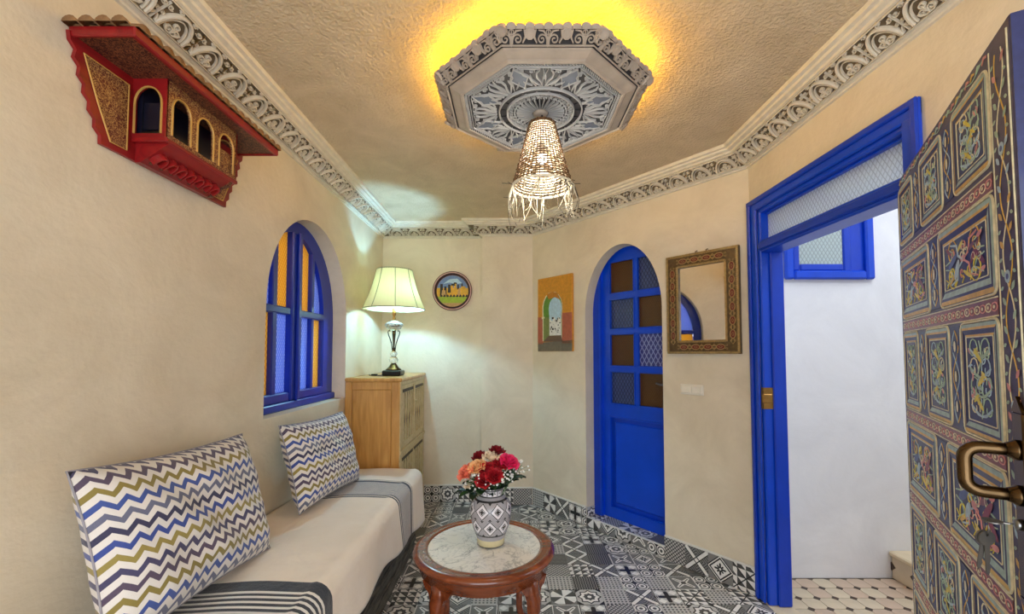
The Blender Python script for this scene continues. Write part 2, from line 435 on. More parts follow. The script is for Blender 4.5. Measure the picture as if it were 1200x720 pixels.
# ------------------------------------------------------------------ floors
TS = .15
def clip(poly, n, d):        # keep n.p <= d
    out = []
    for i, p in enumerate(poly):
        q = poly[(i + 1) % len(poly)]; a = n[0] * p[0] + n[1] * p[1] - d; b = n[0] * q[0] + n[1] * q[1] - d
        if a <= 0: out.append(p)
        if (a < 0 < b) or (b < 0 < a):
            t = a / (a - b); out.append((p[0] + (q[0] - p[0]) * t, p[1] + (q[1] - p[1]) * t))
    return out
def tile_mesh(name, poly, m, th=.012, size=TS):
    mb = MB(); k = len(poly); uv = [(p[0] / size + .5, p[1] / size + .5) for p in poly]
    mb.add([(p[0], p[1], 0) for p in poly], [list(range(k))], 0, False, None, uv)
    mb.add([(p[0], p[1], z) for z in (0, -th) for p in poly], [(i, (i + 1) % k, k + (i + 1) % k, k + i) for i in range(k)], 0, False, None, uv + uv)
    return mb.mesh(name, m, False)
hs = TS / 2 - .0011
SQ = [(-hs, -hs), (hs, -hs), (hs, hs), (-hs, hs)]
tile_me = [tile_mesh('tile', SQ, m) for m in TILES]
fl = struct('floor', MB().box((XL - .1, YF - .1, -.1), (XR + .13, YB + .1, -.003)), 'grout', None, 'patchwork floor of black, white and grey patterned cement tiles', 'floor')
nC = Vector((-(C1 - C0).normalized().y, (C1 - C0).normalized().x)); dC = nC.x * C0.x + nC.y * C0.y
weights = [0, 0, 1, 2, 2, 3, 3, 4, 4, 5, 6, 6, 7, 8, 8, 9, 10, 10]
last = -1; y = YB - TS / 2; row = 0
while y > 1.15:
    x = XR - TS / 2
    while x > -.9:
        sq = SQ
        if nC.x * x + nC.y * y > dC - .12: sq = clip(SQ, nC, dC - nC.x * x - nC.y * y - .004)
        if x + hs < C0.x and y + hs > 4.0 and x > -.3: sq = clip(sq, (0, 1), 4.005 - y)
        if len(sq) > 2:
            k = random.choice(weights)
            while k == last: k = random.choice(weights)
            last = k
            me = tile_me[k] if sq is SQ else tile_mesh('tile', sq, TILES[k])
            link('tile', me, fl, at(x, y, 0, random.randrange(4) * PI / 2 if sq is SQ else 0))
        x -= TS
    y -= TS; row += 1

def skirting(name, F, x0, x1, label, h=TS, z=.004, dep=.014):
    b = tag(MB().box((x0, 0, 0), (x1, h + .004, .006)).build(name, 'grout', None, F), label, 'baseboard', None, 'structure')
    x = x0
    while x < x1 - .01:
        w = min(TS, x1 - x); k = random.choice(weights)
        P = clip(clip(SQ, (1, 0), w - TS / 2 - .001), (0, 1), h - TS / 2)
        if len(P) > 2: link('tile', tile_mesh('tile', P, TILES[k], .01), b, T3((x + TS / 2, TS / 2 + .001, dep)))
        x += TS
    MB().box((x0, h, 0), (x1, h + .012, dep + .002), 0, .003).build('caulk_strip', 'white_paint', b)
    return b
skirting('baseboard_back', FB, -.83, -.287, 'patterned cement tile skirting under the round plate')
skirting('baseboard_pier', off(FB, 0, 0, .08), -.287, C0.x - .008, 'patterned cement tile skirting along the pier')
skirting('baseboard_angled', FC, .008, DX0, 'patterned cement tile skirting under the arch painting')
skirting('baseboard_mirror', FC, DX1, LC - .012, 'patterned cement tile skirting below the light switch')
skirting('baseboard_left', FL, YF + .02, 1.0, 'patterned cement tile skirting beyond the end of the sofa')
# raised threshold in the arched doorway
th = struct('trim_threshold', MB().box((DX0, 0, -.16), (DX1, .075, -.006)), 'grout', FC, 'raised tiled threshold under the arched blue door', 'threshold')
for i in range(5):
    x = DX0 + .07 + i * .14
    P = clip([(p[0] * .93, p[1]) for p in SQ], (0, 1), .072 - TS / 2)
    link('tile', tile_mesh('tile', P, TILES[random.choice(weights)], .008), th, T3((x, TS / 2 + .001, .001)))
    link('tile', tile_mesh('tile', [(p[0] * .93, p[1] * .98) for p in SQ], TILES[random.choice(weights)], .004), th, T3((x, .079, -.085)) @ Matrix.Rotation(-PI / 2, 4, 'X'))
MB().box((DX0, .073, -.012), (DX1, .081, .004), 0, .002).build('edge_strip', 'white_paint', th)
for xx, sx in ((DX0 + .001, 1), (DX1 - .001, -1)):
    P = clip([(p[0] * .6, p[1]) for p in SQ], (0, -1), -(.08 - TS / 2))
    link('tile', tile_mesh('tile', P, TILES[8], .006), th, T3((xx + sx * .006, TS / 2 + .001, -.05)) @ Matrix.Rotation(sx * PI / 2, 4, 'Y'))

hf = struct('floor_hall', MB().box((XR + .12, -.4, -.1), (3.6, HW + .1, -.004)), 'grout_dark', None, 'hall floor of beige octagon tiles with small dark inset squares', 'floor')
OC = .105; c = OC / 2 - .0016; q = OC * .19
octp = [(-c + q, -c), (c - q, -c), (c, -c + q), (c, c - q), (c - q, c), (-c + q, c), (-c, c - q), (-c, -c + q)]
oct_me = [MB().prism(octp, -.01, 0).mesh('octagon_tile', k) for k in ('hall_tile_beige', 'hall_tile_pink', 'hall_tile_beige')]
dk = q * .98; dot_me = MB().prism([(dk, 0), (0, dk), (-dk, 0), (0, -dk)], -.01, .0005).mesh('inset_tile', 'hall_tile_dark')
for i in range(14):
    for j in range(14):
        x, y = XR + .165 + OC * i, HW - .06 - OC * j
        if x > 2.36 and y > .5 and j > 60: continue
        link('octagon_tile', random.choice(oct_me), hf, T3((x, y, 0))); link('inset_tile', dot_me, hf, T3((x + OC / 2, y - OC / 2, 0)))
# strip of patterned tile and sill between the two floors
struct('trim_doorsill', MB().box((XR, HY0, -.003), (XR + .13, HY1, .002), 0, .001), 'cream_stone', None, 'plain stone sill between patterned floor and beige hall floor', 'sill')
# stair starting behind the painted door
st = thing('stair', 'cream stair with tiled riser against the white hall wall', 'stair', at(2.36, 2.1, 0), None, 'structure')
for i in range(3):
    x0 = .28 * i
    MB().box((x0 + .012, -.6, .17 * i), (1.18, .618, .17 * (i + 1) - .03)).build('riser', 'cream_stone', st)
    MB().box((x0 - .015, -.6, .17 * (i + 1) - .03), (x0 + .3, .618, .17 * (i + 1)), 0, .008).build('tread', 'cream_stone', st)
    for j in range(8):
        y = .545 - j * .15
        MB().box((x0 + .004, y - .068, .17 * i + .006), (x0 + .012, y + .068, .17 * i + .136)).build('riser_tile', 'hall_tile_beige', st)
        MB().prism([(.026, 0), (0, .026), (-.026, 0), (0, -.026)], 0, .004).build('inset_tile', 'hall_tile_dark', st, T3((x0 + .0045, y + .07, .17 * i + .075)) @ Matrix.Rotation(-PI / 2, 4, 'Y'))

# ------------------------------------------------------------------ carved cornice
path = [Vector(p) for p in ((XL, YF), (XL, YB), (-.287, YB), (-.287, YB - .08), (C0.x, C0.y), (C1.x, C1.y), (XR, YF))]
prof = [(0, 2.508), (.012, 2.509), (.014, 2.516), (.024, 2.518), (.028, 2.525), (.118, 2.583), (.13, 2.585), (.133, 2.594), (.152, 2.599), (.156, 2.609), (.172, 2.613), (.176, ZC + .001), (0, ZC + .001)]
dirs = [(path[i + 1] - path[i]).normalized() for i in range(len(path) - 1)]
nrm = [Vector((d.y, -d.x)) for d in dirs]
def mitre(i):
    if i == 0: return nrm[0]
    if i == len(path) - 1: return nrm[-1]
    a, b = nrm[i - 1], nrm[i]; m = (a + b); m.normalize(); return m / max(.3, m.dot(a))
UW = .155
def cornice_unit():
    g = MB(); h = .011; s2 = UW / 2; r = lambda p, w=.007, hh=h, **k: g.ribbon(p, w, hh, 0, None, **k)
    def lobed(sc, w, hh):
        p = []
        for i in range(37):
            a = PI * i / 36; rr = 1; p.append((.05 * sc * rr * math.cos(a), .012 + .078 * sc * rr * math.sin(a)))
        r(p, w, hh)
    lobed(1.12, .011, .017); lobed(.88, .005, .011)
    r([(0, .012), (0, .05)], .006); r(arc(0, .05, .009, 0, 360, 10), .005)
    for sx in (-1, 1):
        m = lambda P: [(sx * a, b) for a, b in P]
        r(m(spiral(.016, .028, .013, .003, 200, -420, 14)), .0045); r(m([(0, .014), (.012, .013), (.026, .022), (.03, .034)]), .006, taper=True)
        r(m(spiral(s2 - .013, .09, .011, .003, 200, 400, 14)), .0035); r(m(spiral(s2 - .009, .055, .007, .002, 90, 400, 12)), .003)
        r(m([(s2 - .02, .012), (s2 - .012, .03), (s2 - .004, .04)]), .006, taper=True); r(m([(s2, .01), (s2, .106)]), .003)
        r(m(spiral(.03, .103, .009, .003, 0, 380, 10)), .003)
    r([(-s2, .006), (s2, .006)], .005); r([(-s2, .113), (s2, .113)], .005)
    return g.mesh('arch_relief', 'gypsum')
unit = cornice_unit()
clabels = ['carved plaster cornice above the red balcony ornament', 'carved plaster cornice over the lamp and round plate', 'short return of carved cornice at the pier corner',
           'carved plaster cornice over the pier', 'carved plaster cornice above the arched blue door', 'carved plaster cornice above the blue doorway']
for i, d in enumerate(dirs):
    mb = MB(); ends = []
    for k in (i, i + 1):
        m = mitre(k); ends.append([(path[k].x + m.x * o, path[k].y + m.y * o, z) for o, z in prof])
    n = len(prof)
    for j in range(n):
        j2 = (j + 1) % n
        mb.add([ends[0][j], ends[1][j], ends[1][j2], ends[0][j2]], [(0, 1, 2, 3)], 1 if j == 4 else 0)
    mb.add(ends[0], [list(range(n))]); mb.add(ends[1], [list(range(n))])
    c = struct('trim_%d' % (i + 1), mb, ['gypsum', 'gypsum_recess_shade'], None, clabels[i], 'cornice')
    if i == 2: continue
    L = (path[i + 1] - path[i]).length
    def shift(k): m = mitre(k); return m.dot(d) * .07
    s0, s1 = shift(i) + .004, L + shift(i + 1) - .004
    if i == 0: s0 = 1.9
    if i == 5: s1 = 2.6
    cnt = max(1, round((s1 - s0) / UW)); w = (s1 - s0) / cnt
    sl = Vector((nrm[i].x * .09, nrm[i].y * .09, .058)).normalized()
    for q in range(cnt):
        s = s0 + w * (q + .5); base = path[i] + d * s + nrm[i] * .028
        o = Vector((base.x, base.y, 2.525)); xd = Vector((-d.x, -d.y, 0)); z = xd.cross(sl)
        M = Matrix((xd, sl, z)).transposed().to_4x4(); M.translation = o - z * 0
        if z.z > 0: 
            xd = -xd; z = -z; M = Matrix((xd, sl, z)).transposed().to_4x4(); M.translation = o
        link('arch_relief', unit, c, M @ Matrix.Diagonal((w / UW, .92, 1, 1)))

# ------------------------------------------------------------------ arched stained-glass window in the left wall
w1 = thing('window_1', 'arched blue wooden window with amber and blue patterned panes', 'window', off(FL, 0, 0, -.15), None, 'structure')
zf = .05
fr_o = arch_poly(2.12, 3.23, 1.03, 1.62, 2.26, 28, .92); fr_i = arch_poly(2.25, 3.05, 1.115, 1.6, 2.15, 28, .92)
MB().prism(fr_o, -.03, zf, 0, None, [fr_i]).build('outer_frame', 'window_blue', w1)
MB().box((2.13, 1.065, zf - .002), (3.215, 1.11, zf + .022), 0, .006).build('sill_bar', 'window_blue', w1)
def wz(y):          # height of the arch at y inside the inner frame
    t = (y - 2.65) / .40; return 1.6 + .55 * max(0, 1 - t * t) ** .46 if abs(t) < 1 else 1.6
MB().box((2.59, 1.11, .012), (2.713, 2.15, zf + .012), 0, .008).build('meeting_stile', 'window_blue', w1)
MB().box((2.636, 1.11, zf + .01), (2.667, 2.15, zf + .03), 0, .006).build('cover_bead', 'window_blue', w1)
for a, b in ((2.40, 2.449), (2.865, 2.905)): MB().box((a, 1.11, .005), (b, 2.07, zf), 0, .006).build('glazing_bar', 'window_blue', w1)
for a, b in ((2.25, 2.59), (2.713, 3.05)):
    MB().box((a, 1.63, .006), (b, 1.675, zf + .004), 0, .006).build('glazing_bar', 'window_blue', w1)
    MB().box((a, 1.11, .006), (b, 1.165, zf + .004), 0, .006).build('bottom_rail', 'window_blue', w1)
cols = [(2.26, 2.40, 'blue_glass', 'amber_glass'), (2.449, 2.59, 'amber_glass', 'blue_glass'), (2.713, 2.865, 'amber_glass', 'blue_glass'), (2.905, 3.035, 'blue_glass', 'amber_glass')]
for a, b, top, bot in cols:
    MB().box((a - .005, 1.16, .016), (b + .005, 1.635, .022)).build('pane', bot, w1)
    pts = [(a - .005, 1.67), (b + .005, 1.67)] + [(b + .005 - (b - a + .01) * i / 8, wz(b + .005 - (b - a + .01) * i / 8) + .004) for i in range(9)]
    MB().prism(pts, .016, .022).build('pane', top, w1)
MB().box((3.035, 1.11, .0), (3.06, 1.66, zf - .004), 0, .004).build('sash_stile', 'window_blue', w1)
MB().box((2.25, 1.16, -.01), (2.26, 1.6, .0)).build('hinge_pin', 'steel', w1)

# ------------------------------------------------------------------ arched blue door in the angled wall
d1 = thing('door_1', 'arched blue door with eight brown and blue glass panes', 'door', off(FC, 0, 0, -.1), None, 'structure')
jo = arch_poly(.56, 1.43, .076, 1.74, 2.30, 24); ji = arch_poly(.70, 1.40, .076, 1.70, 2.245, 24)
MB().prism([(.56, .076), (.70, .076), (.70, 2.3), (1.40, 2.3), (1.40, .076), (1.46, .076), (1.46, 2.34), (.56, 2.34)], -.06, -.0005).build('door_frame', 'blue_paint_deep', d1)
MB().prism([(.70, .076), (.716, .076), (.716, 2.29), (.70, 2.29)], -.03, -.002).build('frame_bead', 'blue_paint', d1)
LZ = -.035
def dtop(u): t = (u - 1.05) / .36; return 1.70 + .545 * max(0, 1 - t * t) ** .5
leaf = [(.712, .082), (1.395, .082), (1.395, 2.29), (.712, 2.29)]
px0, px1, px2, px3 = .792, 1.022, 1.056, 1.30
rows = [(1.885, 2.14), (1.595, 1.835), (1.297, 1.55), (.995, 1.25)]
holes = [[(a, z0), (b, z0), (b, z1), (a, z1)] for (z0, z1) in rows[1:] for a, b in ((px0, px1), (px2, px3))]
holes += [[(a, 1.885), (b, 1.885), (b, 2.14), (a, 2.14)] for a, b in ((px0, px1), (px2, px3))]
holes.append([(.785, .165), (1.315, .165), (1.315, .885), (.785, .885)])
MB().prism(leaf, LZ - .04, LZ, 0, None, holes).build('door_leaf', 'blue_paint', d1)
kinds = {(0, 0): 'door_brown_glass', (0, 1): 'door_blue_glass', (1, 0): 'door_blue_glass', (1, 1): 'door_brown_glass', (2, 0): 'door_brown_glass', (2, 1): 'door_flower_glass', (3, 0): 'door_blue_glass', (3, 1): 'door_brown_glass'}
for i, (z0, z1) in enumerate(rows):
    for j, (a, b) in enumerate(((px0, px1), (px2, px3))):
        MB().box((a - .008, z0 - .008, LZ - .026), (b + .008, z1 + .008, LZ - .02)).build('pane', kinds[(i, j)], d1)
        if True:
            g = MB(); g.ribbon([(a, z0), (b, z0), (b, z1), (a, z1)], .014, .008, 0, None, True, LZ - .002); g.build('glazing_bead', 'blue_paint', d1)
MB().box((.775, .155, LZ - .03), (1.325, .895, LZ - .022)).build('panel', 'blue_paint_deep', d1)
MB().box((.825, .205, LZ - .024), (1.275, .845, LZ - .008), 0, .012).build('raised_field', 'blue_paint', d1)
g = MB(); g.ribbon([(.785, .165), (1.315, .165), (1.315, .885), (.785, .885)], .022, .012, 0, None, True, LZ - .003); g.build('panel_moulding', 'blue_paint', d1)
g = MB(); g.box((1.345, 1.05, LZ), (1.375, 1.22, LZ + .006), 0, .003)
g.tube([(1.36, 1.17, LZ), (1.36, 1.17, LZ + .045), (1.35, 1.17, LZ + .052), (1.27, 1.172, LZ + .052), (1.235, 1.18, LZ + .05)], .007, 8); g.build('handle', 'steel', d1)

# ------------------------------------------------------------------ blue doorway frame with glazed transom (right wall)
df = thing('door_frame', 'tall blue door frame with a patterned glass transom', 'door frame', FR, None, 'structure')
X0, X1 = -HY1, -HY0      # local x of the far and near jamb
def fbar(a, b, name, m='blue_paint', bev=.006): return MB().box(a, b, 0, bev).build(name, m, df)
for (a, b, side) in ((X0 - .062, X0 + .012, -1), (X1 - .012, X1 + .062, 1)):
    fbar((a, .003, 0), (b, 2.29, .014), 'casing'); lo, hi = (a, a + .03) if side < 0 else (b - .03, b)
    fbar((lo, .003, .012), (hi, 2.285, .026), 'casing_moulding', 'blue_paint_deep')
fbar((X0 - .062, 2.225, 0), (X1 + .062, 2.292, .0145), 'casing'); fbar((X0 - .062, 2.262, .012), (X1 + .062, 2.292, .027), 'casing_moulding', 'blue_paint_deep')
for (a, b) in ((X0 - .001, X0 + .03), (X1 - .03, X1 + .001)):
    fbar((a, .002, -.125), (b, HZ, -.002), 'jamb')
for (a, b) in ((X0 + .028, X0 + .045), (X1 - .045, X1 - .028)): fbar((a, .002, -.125), (b, 2.0, -.05), 'door_stop', 'blue_paint_deep')
fbar((X0, HZ - .03, -.125), (X1, HZ, -.002), 'head'); fbar((X0 + .02, 1.975, -.12), (X1 - .02, 2.045, -.004), 'transom_bar')
fbar((X0 + .02, 1.99, -.006), (X1 - .02, 2.03, .01), 'transom_moulding', 'blue_paint_deep')
fbar((X0 + .03, 2.045, -.075), (X1 - .03, 2.055, -.03), 'glazing_bead', 'white_paint', .002); fbar((X0 + .03, 2.195, -.075), (X1 - .03, 2.205, -.03), 'glazing_bead', 'blue_paint', .002)
fbar((X0 + .028, 2.045, -.055), (X1 - .028, 2.205, -.05), 'transom_pane', 'frost_glass', 0)
g = MB(); g.box((X0 + .004, 1.085, .0), (X0 + .036, 1.205, .004)); g.box((X0 + .029, 1.085, -.075), (X0 + .034, 1.205, .004)); g.box((X0 + .03, 1.12, -.04), (X0 + .05, 1.17, .012), 0, .004)
g.build('strike_plate', 'brass', df)
for z in (.3, 1.1, 1.85):
    g = MB(); g.tube([(X1 - .012, z - .05, .018), (X1 - .012, z + .05, .018)], .006, 8); g.box((X1 - .03, z - .045, -.03), (X1 - .0295, z + .045, .006)); g.build('hinge', 'blue_paint_deep', df)

# ------------------------------------------------------------------ small high window in the hall
FH = frame((0, HW, 0), (1, 0, 0))
hw = thing('window_3', 'small square blue window high on the white hall wall', 'window', FH, None, 'structure')
a0, a1, b0, b1 = 1.74, 2.31, 1.87, 2.42
for (p, q) in (((a0 + .055, b0), (a1 - .055, b0 + .055)), ((a0 + .055, b1 - .055), (a1 - .055, b1)), ((a0, b0), (a0 + .055, b1)), ((a1 - .055, b0), (a1, b1))):
    MB().box((*p, 0), (*q, .035), 0, .01).build('casing', 'blue_paint', hw)
for (p, q) in (((a0 + .1, b0 + .055), (a1 - .19, b0 + .1)), ((a0 + .1, b1 - .1), (a1 - .19, b1 - .055)), ((a0 + .055, b0 + .055), (a0 + .1, b1 - .055)), ((a1 - .19, b0 + .05), (a1 - .14, b1 - .05))):
    MB().box((*p, .0), (*q, .018), 0, .008).build('sash', 'blue_paint_deep', hw)
MB().box((a1 - .145, b0 + .05, .0), (a1 - .05, b1 - .05, .008), 0, .003).build('side_board', 'blue_paint_deep', hw)
MB().box((a0 + .09, b0 + .09, .001), (a1 - .18, b1 - .09, .007)).build('pane', 'hall_glass', hw)

# ------------------------------------------------------------------ ceiling rosette with hidden yellow light strip
RX, RY, RZ = .128, 1.878, 2.48
ro = thing('ceiling_rosette', 'octagonal carved plaster ceiling rosette with yellow glow around it', 'ceiling rosette', at(RX, RY, RZ))
K8 = 1 / math.cos(PI / 8)
def octo(a, z, n=8): return [(a * K8 * math.cos(PI / 8 + i * PI / 4), a * K8 * math.sin(PI / 8 + i * PI / 4), z) for i in range(8)]
def loft(mb, rings, mi=0, cap0=False, cap1=False):
    v = [p for r in rings for p in r]; fs = []
    for j in range(len(rings) - 1):
        for i in range(8): fs.append((j * 8 + i, j * 8 + (i + 1) % 8, (j + 1) * 8 + (i + 1) % 8, (j + 1) * 8 + i))
    if cap0: fs.append(list(range(8)))
    if cap1: fs.append([(len(rings) - 1) * 8 + i for i in range(8)])
    mb.add(v, fs, mi); return mb
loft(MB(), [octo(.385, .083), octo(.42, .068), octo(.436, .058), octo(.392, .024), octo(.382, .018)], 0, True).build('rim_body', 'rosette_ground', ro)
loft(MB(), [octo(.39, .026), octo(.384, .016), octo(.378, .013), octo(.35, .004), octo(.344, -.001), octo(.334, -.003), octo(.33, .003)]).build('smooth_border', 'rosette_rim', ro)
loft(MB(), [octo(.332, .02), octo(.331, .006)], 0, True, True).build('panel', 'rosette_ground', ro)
MB().box((-.05, -.05, .06), (.05, .05, ZC - RZ + .005)).build('mounting_block', 'rosette_ground', ro)
# carved rim: one relief per side, on the sloping face
def rim_side():
    g = MB(); L = .436 * 2 * math.tan(PI / 8); h = .009
    r = lambda p, w=.007, hh=h, **k: g.ribbon(p, w, hh, 0, None, **k)
    top = .06
    for cx in (-.13, 0, .13):
        for sx in (-1, 1):
            m = lambda P: [(cx + sx * a, b) for a, b in P]
            r(m(spiral(.022, .022, .017, .003, 180, -500, 18)), .0055); r(m([(.004, .004), (.004, .03), (.016, .047), (.036, .05)]), .008, taper=True)
            r(m([(.04, .012), (.05, .03), (.044, .052)]), .009, .012, taper=True); r(m(spiral(.05, .044, .011, .003, 270, 330, 10)), .005)
        g.flat(arc(cx + .065, .04, .017, 0, 360, 10), .008); g.ribbon(arc(cx + .065, .04, .017, 0, 360, 10), .006, .011)
        r([(cx, .0), (cx, .056)], .006, taper=True); r(arc(cx, .044, .008, 0, 360, 8), .004)
    r([(-L / 2 + .016, .003), (L / 2 - .016, .003)], .006)
    for i in range(11):        # scalloped crest
        x = -L / 2 + L * (i + .5) / 11
        g.prism(arc(x, top - .004, .019, -10, 190, 8, .013 + .004 * (i % 2)), -.004, .007)
    return g.mesh('rim_relief', 'rosette_rim')
rim = rim_side()
for i in range(8):
    a = i * PI / 4; rad = Vector((math.cos(a), math.sin(a), 0)); lo = rad * .392 + Vector((0, 0, .022)); hi = rad * .436 + Vector((0, 0, .058))
    yd = (hi - lo).normalized(); xd = Vector((-rad.y, rad.x, 0)); z = xd.cross(yd)
    if z.dot(Vector((rad.x, rad.y, -1))) < 0: xd = -xd; z = -z
    M = Matrix((xd, yd, z)).transposed().to_4x4(); M.translation = lo + z * .001
    link('rim_relief', rim, ro, M)
DN = Matrix.Translation((0, 0, .006)) @ Matrix.Rotation(PI, 4, 'X')        # relief facing down
# radial petals, bead circles, rings
pet = MB(); pet.ribbon([(.038, 0), (.07, 0), (.108, 0)], .0055, .010); pet.ribbon(arc(.112, 0, .0085, -90, 90, 6), .0035, .009); pet = pet.mesh('petal', 'rosette_white')
for i in range(30): link('petal', pet, ro, DN @ Matrix.Rotation(2 * PI * i / 30, 4, 'Z'))
bead = MB().ribbon(arc(0, 0, .0085, 0, 324, 9), .003, .007, 0, None, True).mesh('bead_ring', 'rosette_white')
for i in range(40): link('bead_ring', bead, ro, DN @ Matrix.Rotation(2 * PI * i / 40, 4, 'Z') @ T3((.134, 0, 0)))
for r_, w_ in ((.149, .009), (.185, .007)):
    MB().ribbon(arc(0, 0, r_, 0, 352, 44), w_, .012, 0, None, True).build('ring_moulding', 'rosette_white', ro, DN)
MB().lathe([(.0, .02), (.022, .02), (.032, .012), (.036, 0)], 24).build('centre_boss', 'rosette_rim', ro, DN)
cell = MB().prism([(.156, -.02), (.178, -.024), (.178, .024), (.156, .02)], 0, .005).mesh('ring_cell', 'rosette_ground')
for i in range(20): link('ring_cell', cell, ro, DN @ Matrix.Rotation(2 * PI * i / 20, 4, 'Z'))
def kite_mesh():
    g = MB(); k = [(.2, 0), (.262, .038), (.322, 0), (.262, -.038)]
    g.prism(k, 0, .004, 1); g.ribbon(k, .006, .009, 0, None, True); g.ribbon([(.19, 0), (.2, 0)], .01, .009)
    return g.mesh('kite_panel', ['rosette_white', 'rosette_blue'])
def scroll_mesh():
    g = MB(); r = lambda p, w=.006, h=.008, **k: g.ribbon(p, w * .68, h, 0, None, **k)
    for s in (-1, 1):
        m = lambda P: [(a, s * b) for a, b in P]
        r(m([(.196, .004), (.225, .014), (.25, .03), (.275, .034), (.294, .022)]), .012, taper=True); r(m([(.196, .01), (.215, .03), (.235, .05), (.262, .058)]), .011, taper=True); r(m(spiral(.287, .052, .012, .003, 250, 420, 14)), .006); r(m(spiral(.285, .09, .011, .003, 0, 420, 14)), .005)
        r(m([(.196, .03), (.225, .05), (.25, .06), (.262, .085), (.29, .1)]), .01, taper=True); r(m([(.21, .005), (.24, .006), (.27, .002), (.302, .01)]), .006, taper=True)
        r(m([(.2, .045), (.215, .075), (.225, .082)]), .008, taper=True); r(m([(.302, .02), (.298, .05), (.302, .11)]), .005)
    r(arc(.25, 0, .006, 0, 324, 9), .004, closed=True)
    return g.mesh('scroll_relief', 'rosette_white')
km, sm_ = kite_mesh(), scroll_mesh()
for i in range(8):
    link('kite_panel', km, ro, DN @ Matrix.Rotation(PI / 8 + i * PI / 4, 4, 'Z')); link('scroll_relief', sm_, ro, DN @ Matrix.Rotation(i * PI / 4, 4, 'Z'))
rope = MB(); Ls = .322 * 2 * math.tan(PI / 8)
for k in range(22):
    x = -Ls / 2 + Ls * (k + .5) / 22; rope.ribbon([(.318, x - .005), (.328, x + .005)], .005, .007)
rope.ribbon([(.311, -Ls / 2 + .003), (.311, Ls / 2 - .003)], .004, .008); rope = rope.mesh('rope_border', 'rosette_white')
for i in range(8): link('rope_border', rope, ro, DN @ Matrix.Rotation(i * PI / 4, 4, 'Z'))
m, nt, b = new_mat('led_yellow'); b.inputs['Emission Color'].default_value = (1, .52, .004, 1); b.inputs['Emission Strength'].default_value = 58; MATS['led_yellow'] = m
loft(MB(), [octo(.388, .084), octo(.402, .084), octo(.402, .094), octo(.388, .094), octo(.388, .084)]).build('light_strip', 'led_yellow', ro)

# ------------------------------------------------------------------ woven pendant lamp
mat('wicker', (100, 72, 42), .75, var=.4, scale=60); mat('raffia', (226, 216, 190), .7, var=.1); mat('dark_fibre', (64, 52, 34), .7)
pd = thing('pendant_lamp', 'woven straw basket pendant lamp with ragged fringe', 'lamp', at(RX + .006, RY - .01, 2.14))
g = MB(); H_ = .285; NR = 25
for k in range(NR + 1):
    t = k / NR; z = H_ * t; r = .135 + (.058 - .135) * t ** .92
    pts = []
    for i in range(44):
        a = 2 * PI * i / 44; w = .0022 * (1 if (i + k) % 2 else -1); rr = r + w + .0012 * math.sin(i * 3.1 + k)
        pts.append((rr * math.cos(a), rr * math.sin(a), z + .0013 * math.sin(i * 1.7 + k * 2.3)))
    g.tube(pts, .0027 if k < 9 else .002, 4, 0, False, None, True)
tag(g.build('woven_coils', 'wicker', pd), None, None, None, 'stuff')
g = MB()
for k in range(NR + 1):
    t = k / NR; r = .135 + (.058 - .135) * t ** .92 - .0055
    g.tube([(r * math.cos(2 * PI * i / 36), r * math.sin(2 * PI * i / 36), H_ * t) for i in range(36)], .0024, 4, 0, True, None, True)
tag(g.build('lit_inner_coils', 'raffia', pd), 'pale inner coils added as the lit inside', None, None, 'stuff')  # pale layer added so the basket's inside looks lit by the bulb
g = MB()
for i in range(44):
    a = 2 * PI * i / 44; g.tube([((.135 + (.058 - .135) * t ** .92) * math.cos(a), (.135 + (.058 - .135) * t ** .92) * math.sin(a), H_ * t) for t in (0, .25, .5, .75, 1)], .0016, 4, 0, False)
tag(g.build('stakes', 'wicker', pd), None, None, None, 'stuff')
MB().tube([(.135 * math.cos(2 * PI * i / 40), .135 * math.sin(2 * PI * i / 40), -.004) for i in range(40)], .006, 6, 0, True, None, True).build('rim_hoop', 'raffia', pd)
g = MB(); rnd = random.Random(3)
for i in range(58):
    a = rnd.uniform(0, 2 * PI); r0 = .134; ln = rnd.uniform(.05, .15) * (1.25 if math.cos(a + 2.4) > .5 else 1); sp = rnd.uniform(-.02, .03); tw = rnd.uniform(-.5, .5); mi = 1 if rnd.random() < .25 else 0
    pts = []
    for k in range(6):
        t = k / 5; rr = r0 + sp * math.sin(t * 2.4) + rnd.uniform(-.004, .004); aa = a + tw * t * t
        pts.append((rr * math.cos(aa), rr * math.sin(aa), -ln * t + rnd.uniform(-.003, .003)))
    g.tube(pts, lambda t: .0022 * (1.1 - t * .7), 4, mi, False)
for i in range(12):     # loose stray straws crossing the opening
    a = rnd.uniform(0, 2 * PI); b_ = a + rnd.uniform(1.6, 3.4); z0, z1 = rnd.uniform(.0, .03), rnd.uniform(-.05, .01)
    p, q = Vector((.137 * math.cos(a), .137 * math.sin(a), z0)), Vector((.15 * math.cos(b_), .15 * math.sin(b_), z1)); g.tube([p, p.lerp(q, .5) + Vector((0, 0, -.01)), q + (q - p) * .1], .0014, 4, 1, False)
tag(g.build('fringe', ['raffia', 'dark_fibre'], pd), 'pale ragged straw fringe', None, None, 'stuff')
g = MB(); g.tube([(0, 0, .16), (0, 0, RZ - 2.14 + .01)], .003, 6); g.lathe([(.014, .15), (.016, .19), (.012, .2), (.006, .205)], 12); g.build('cord_and_socket', 'black_metal', pd)
MB().lathe([(.0, .272), (.05, .274), (.058, .286), (.05, .29), (.0, .29)], 20).build('top_cap', 'wicker', pd)
m, nt, b = new_mat('bulb_white'); b.inputs['Emission Color'].default_value = (1, .97, .9, 1); b.inputs['Emission Strength'].default_value = 12; MATS['bulb_white'] = m
MB().ball((0, 0, .125), .022, 12, 8, 0).build('bulb', 'bulb_white', pd)
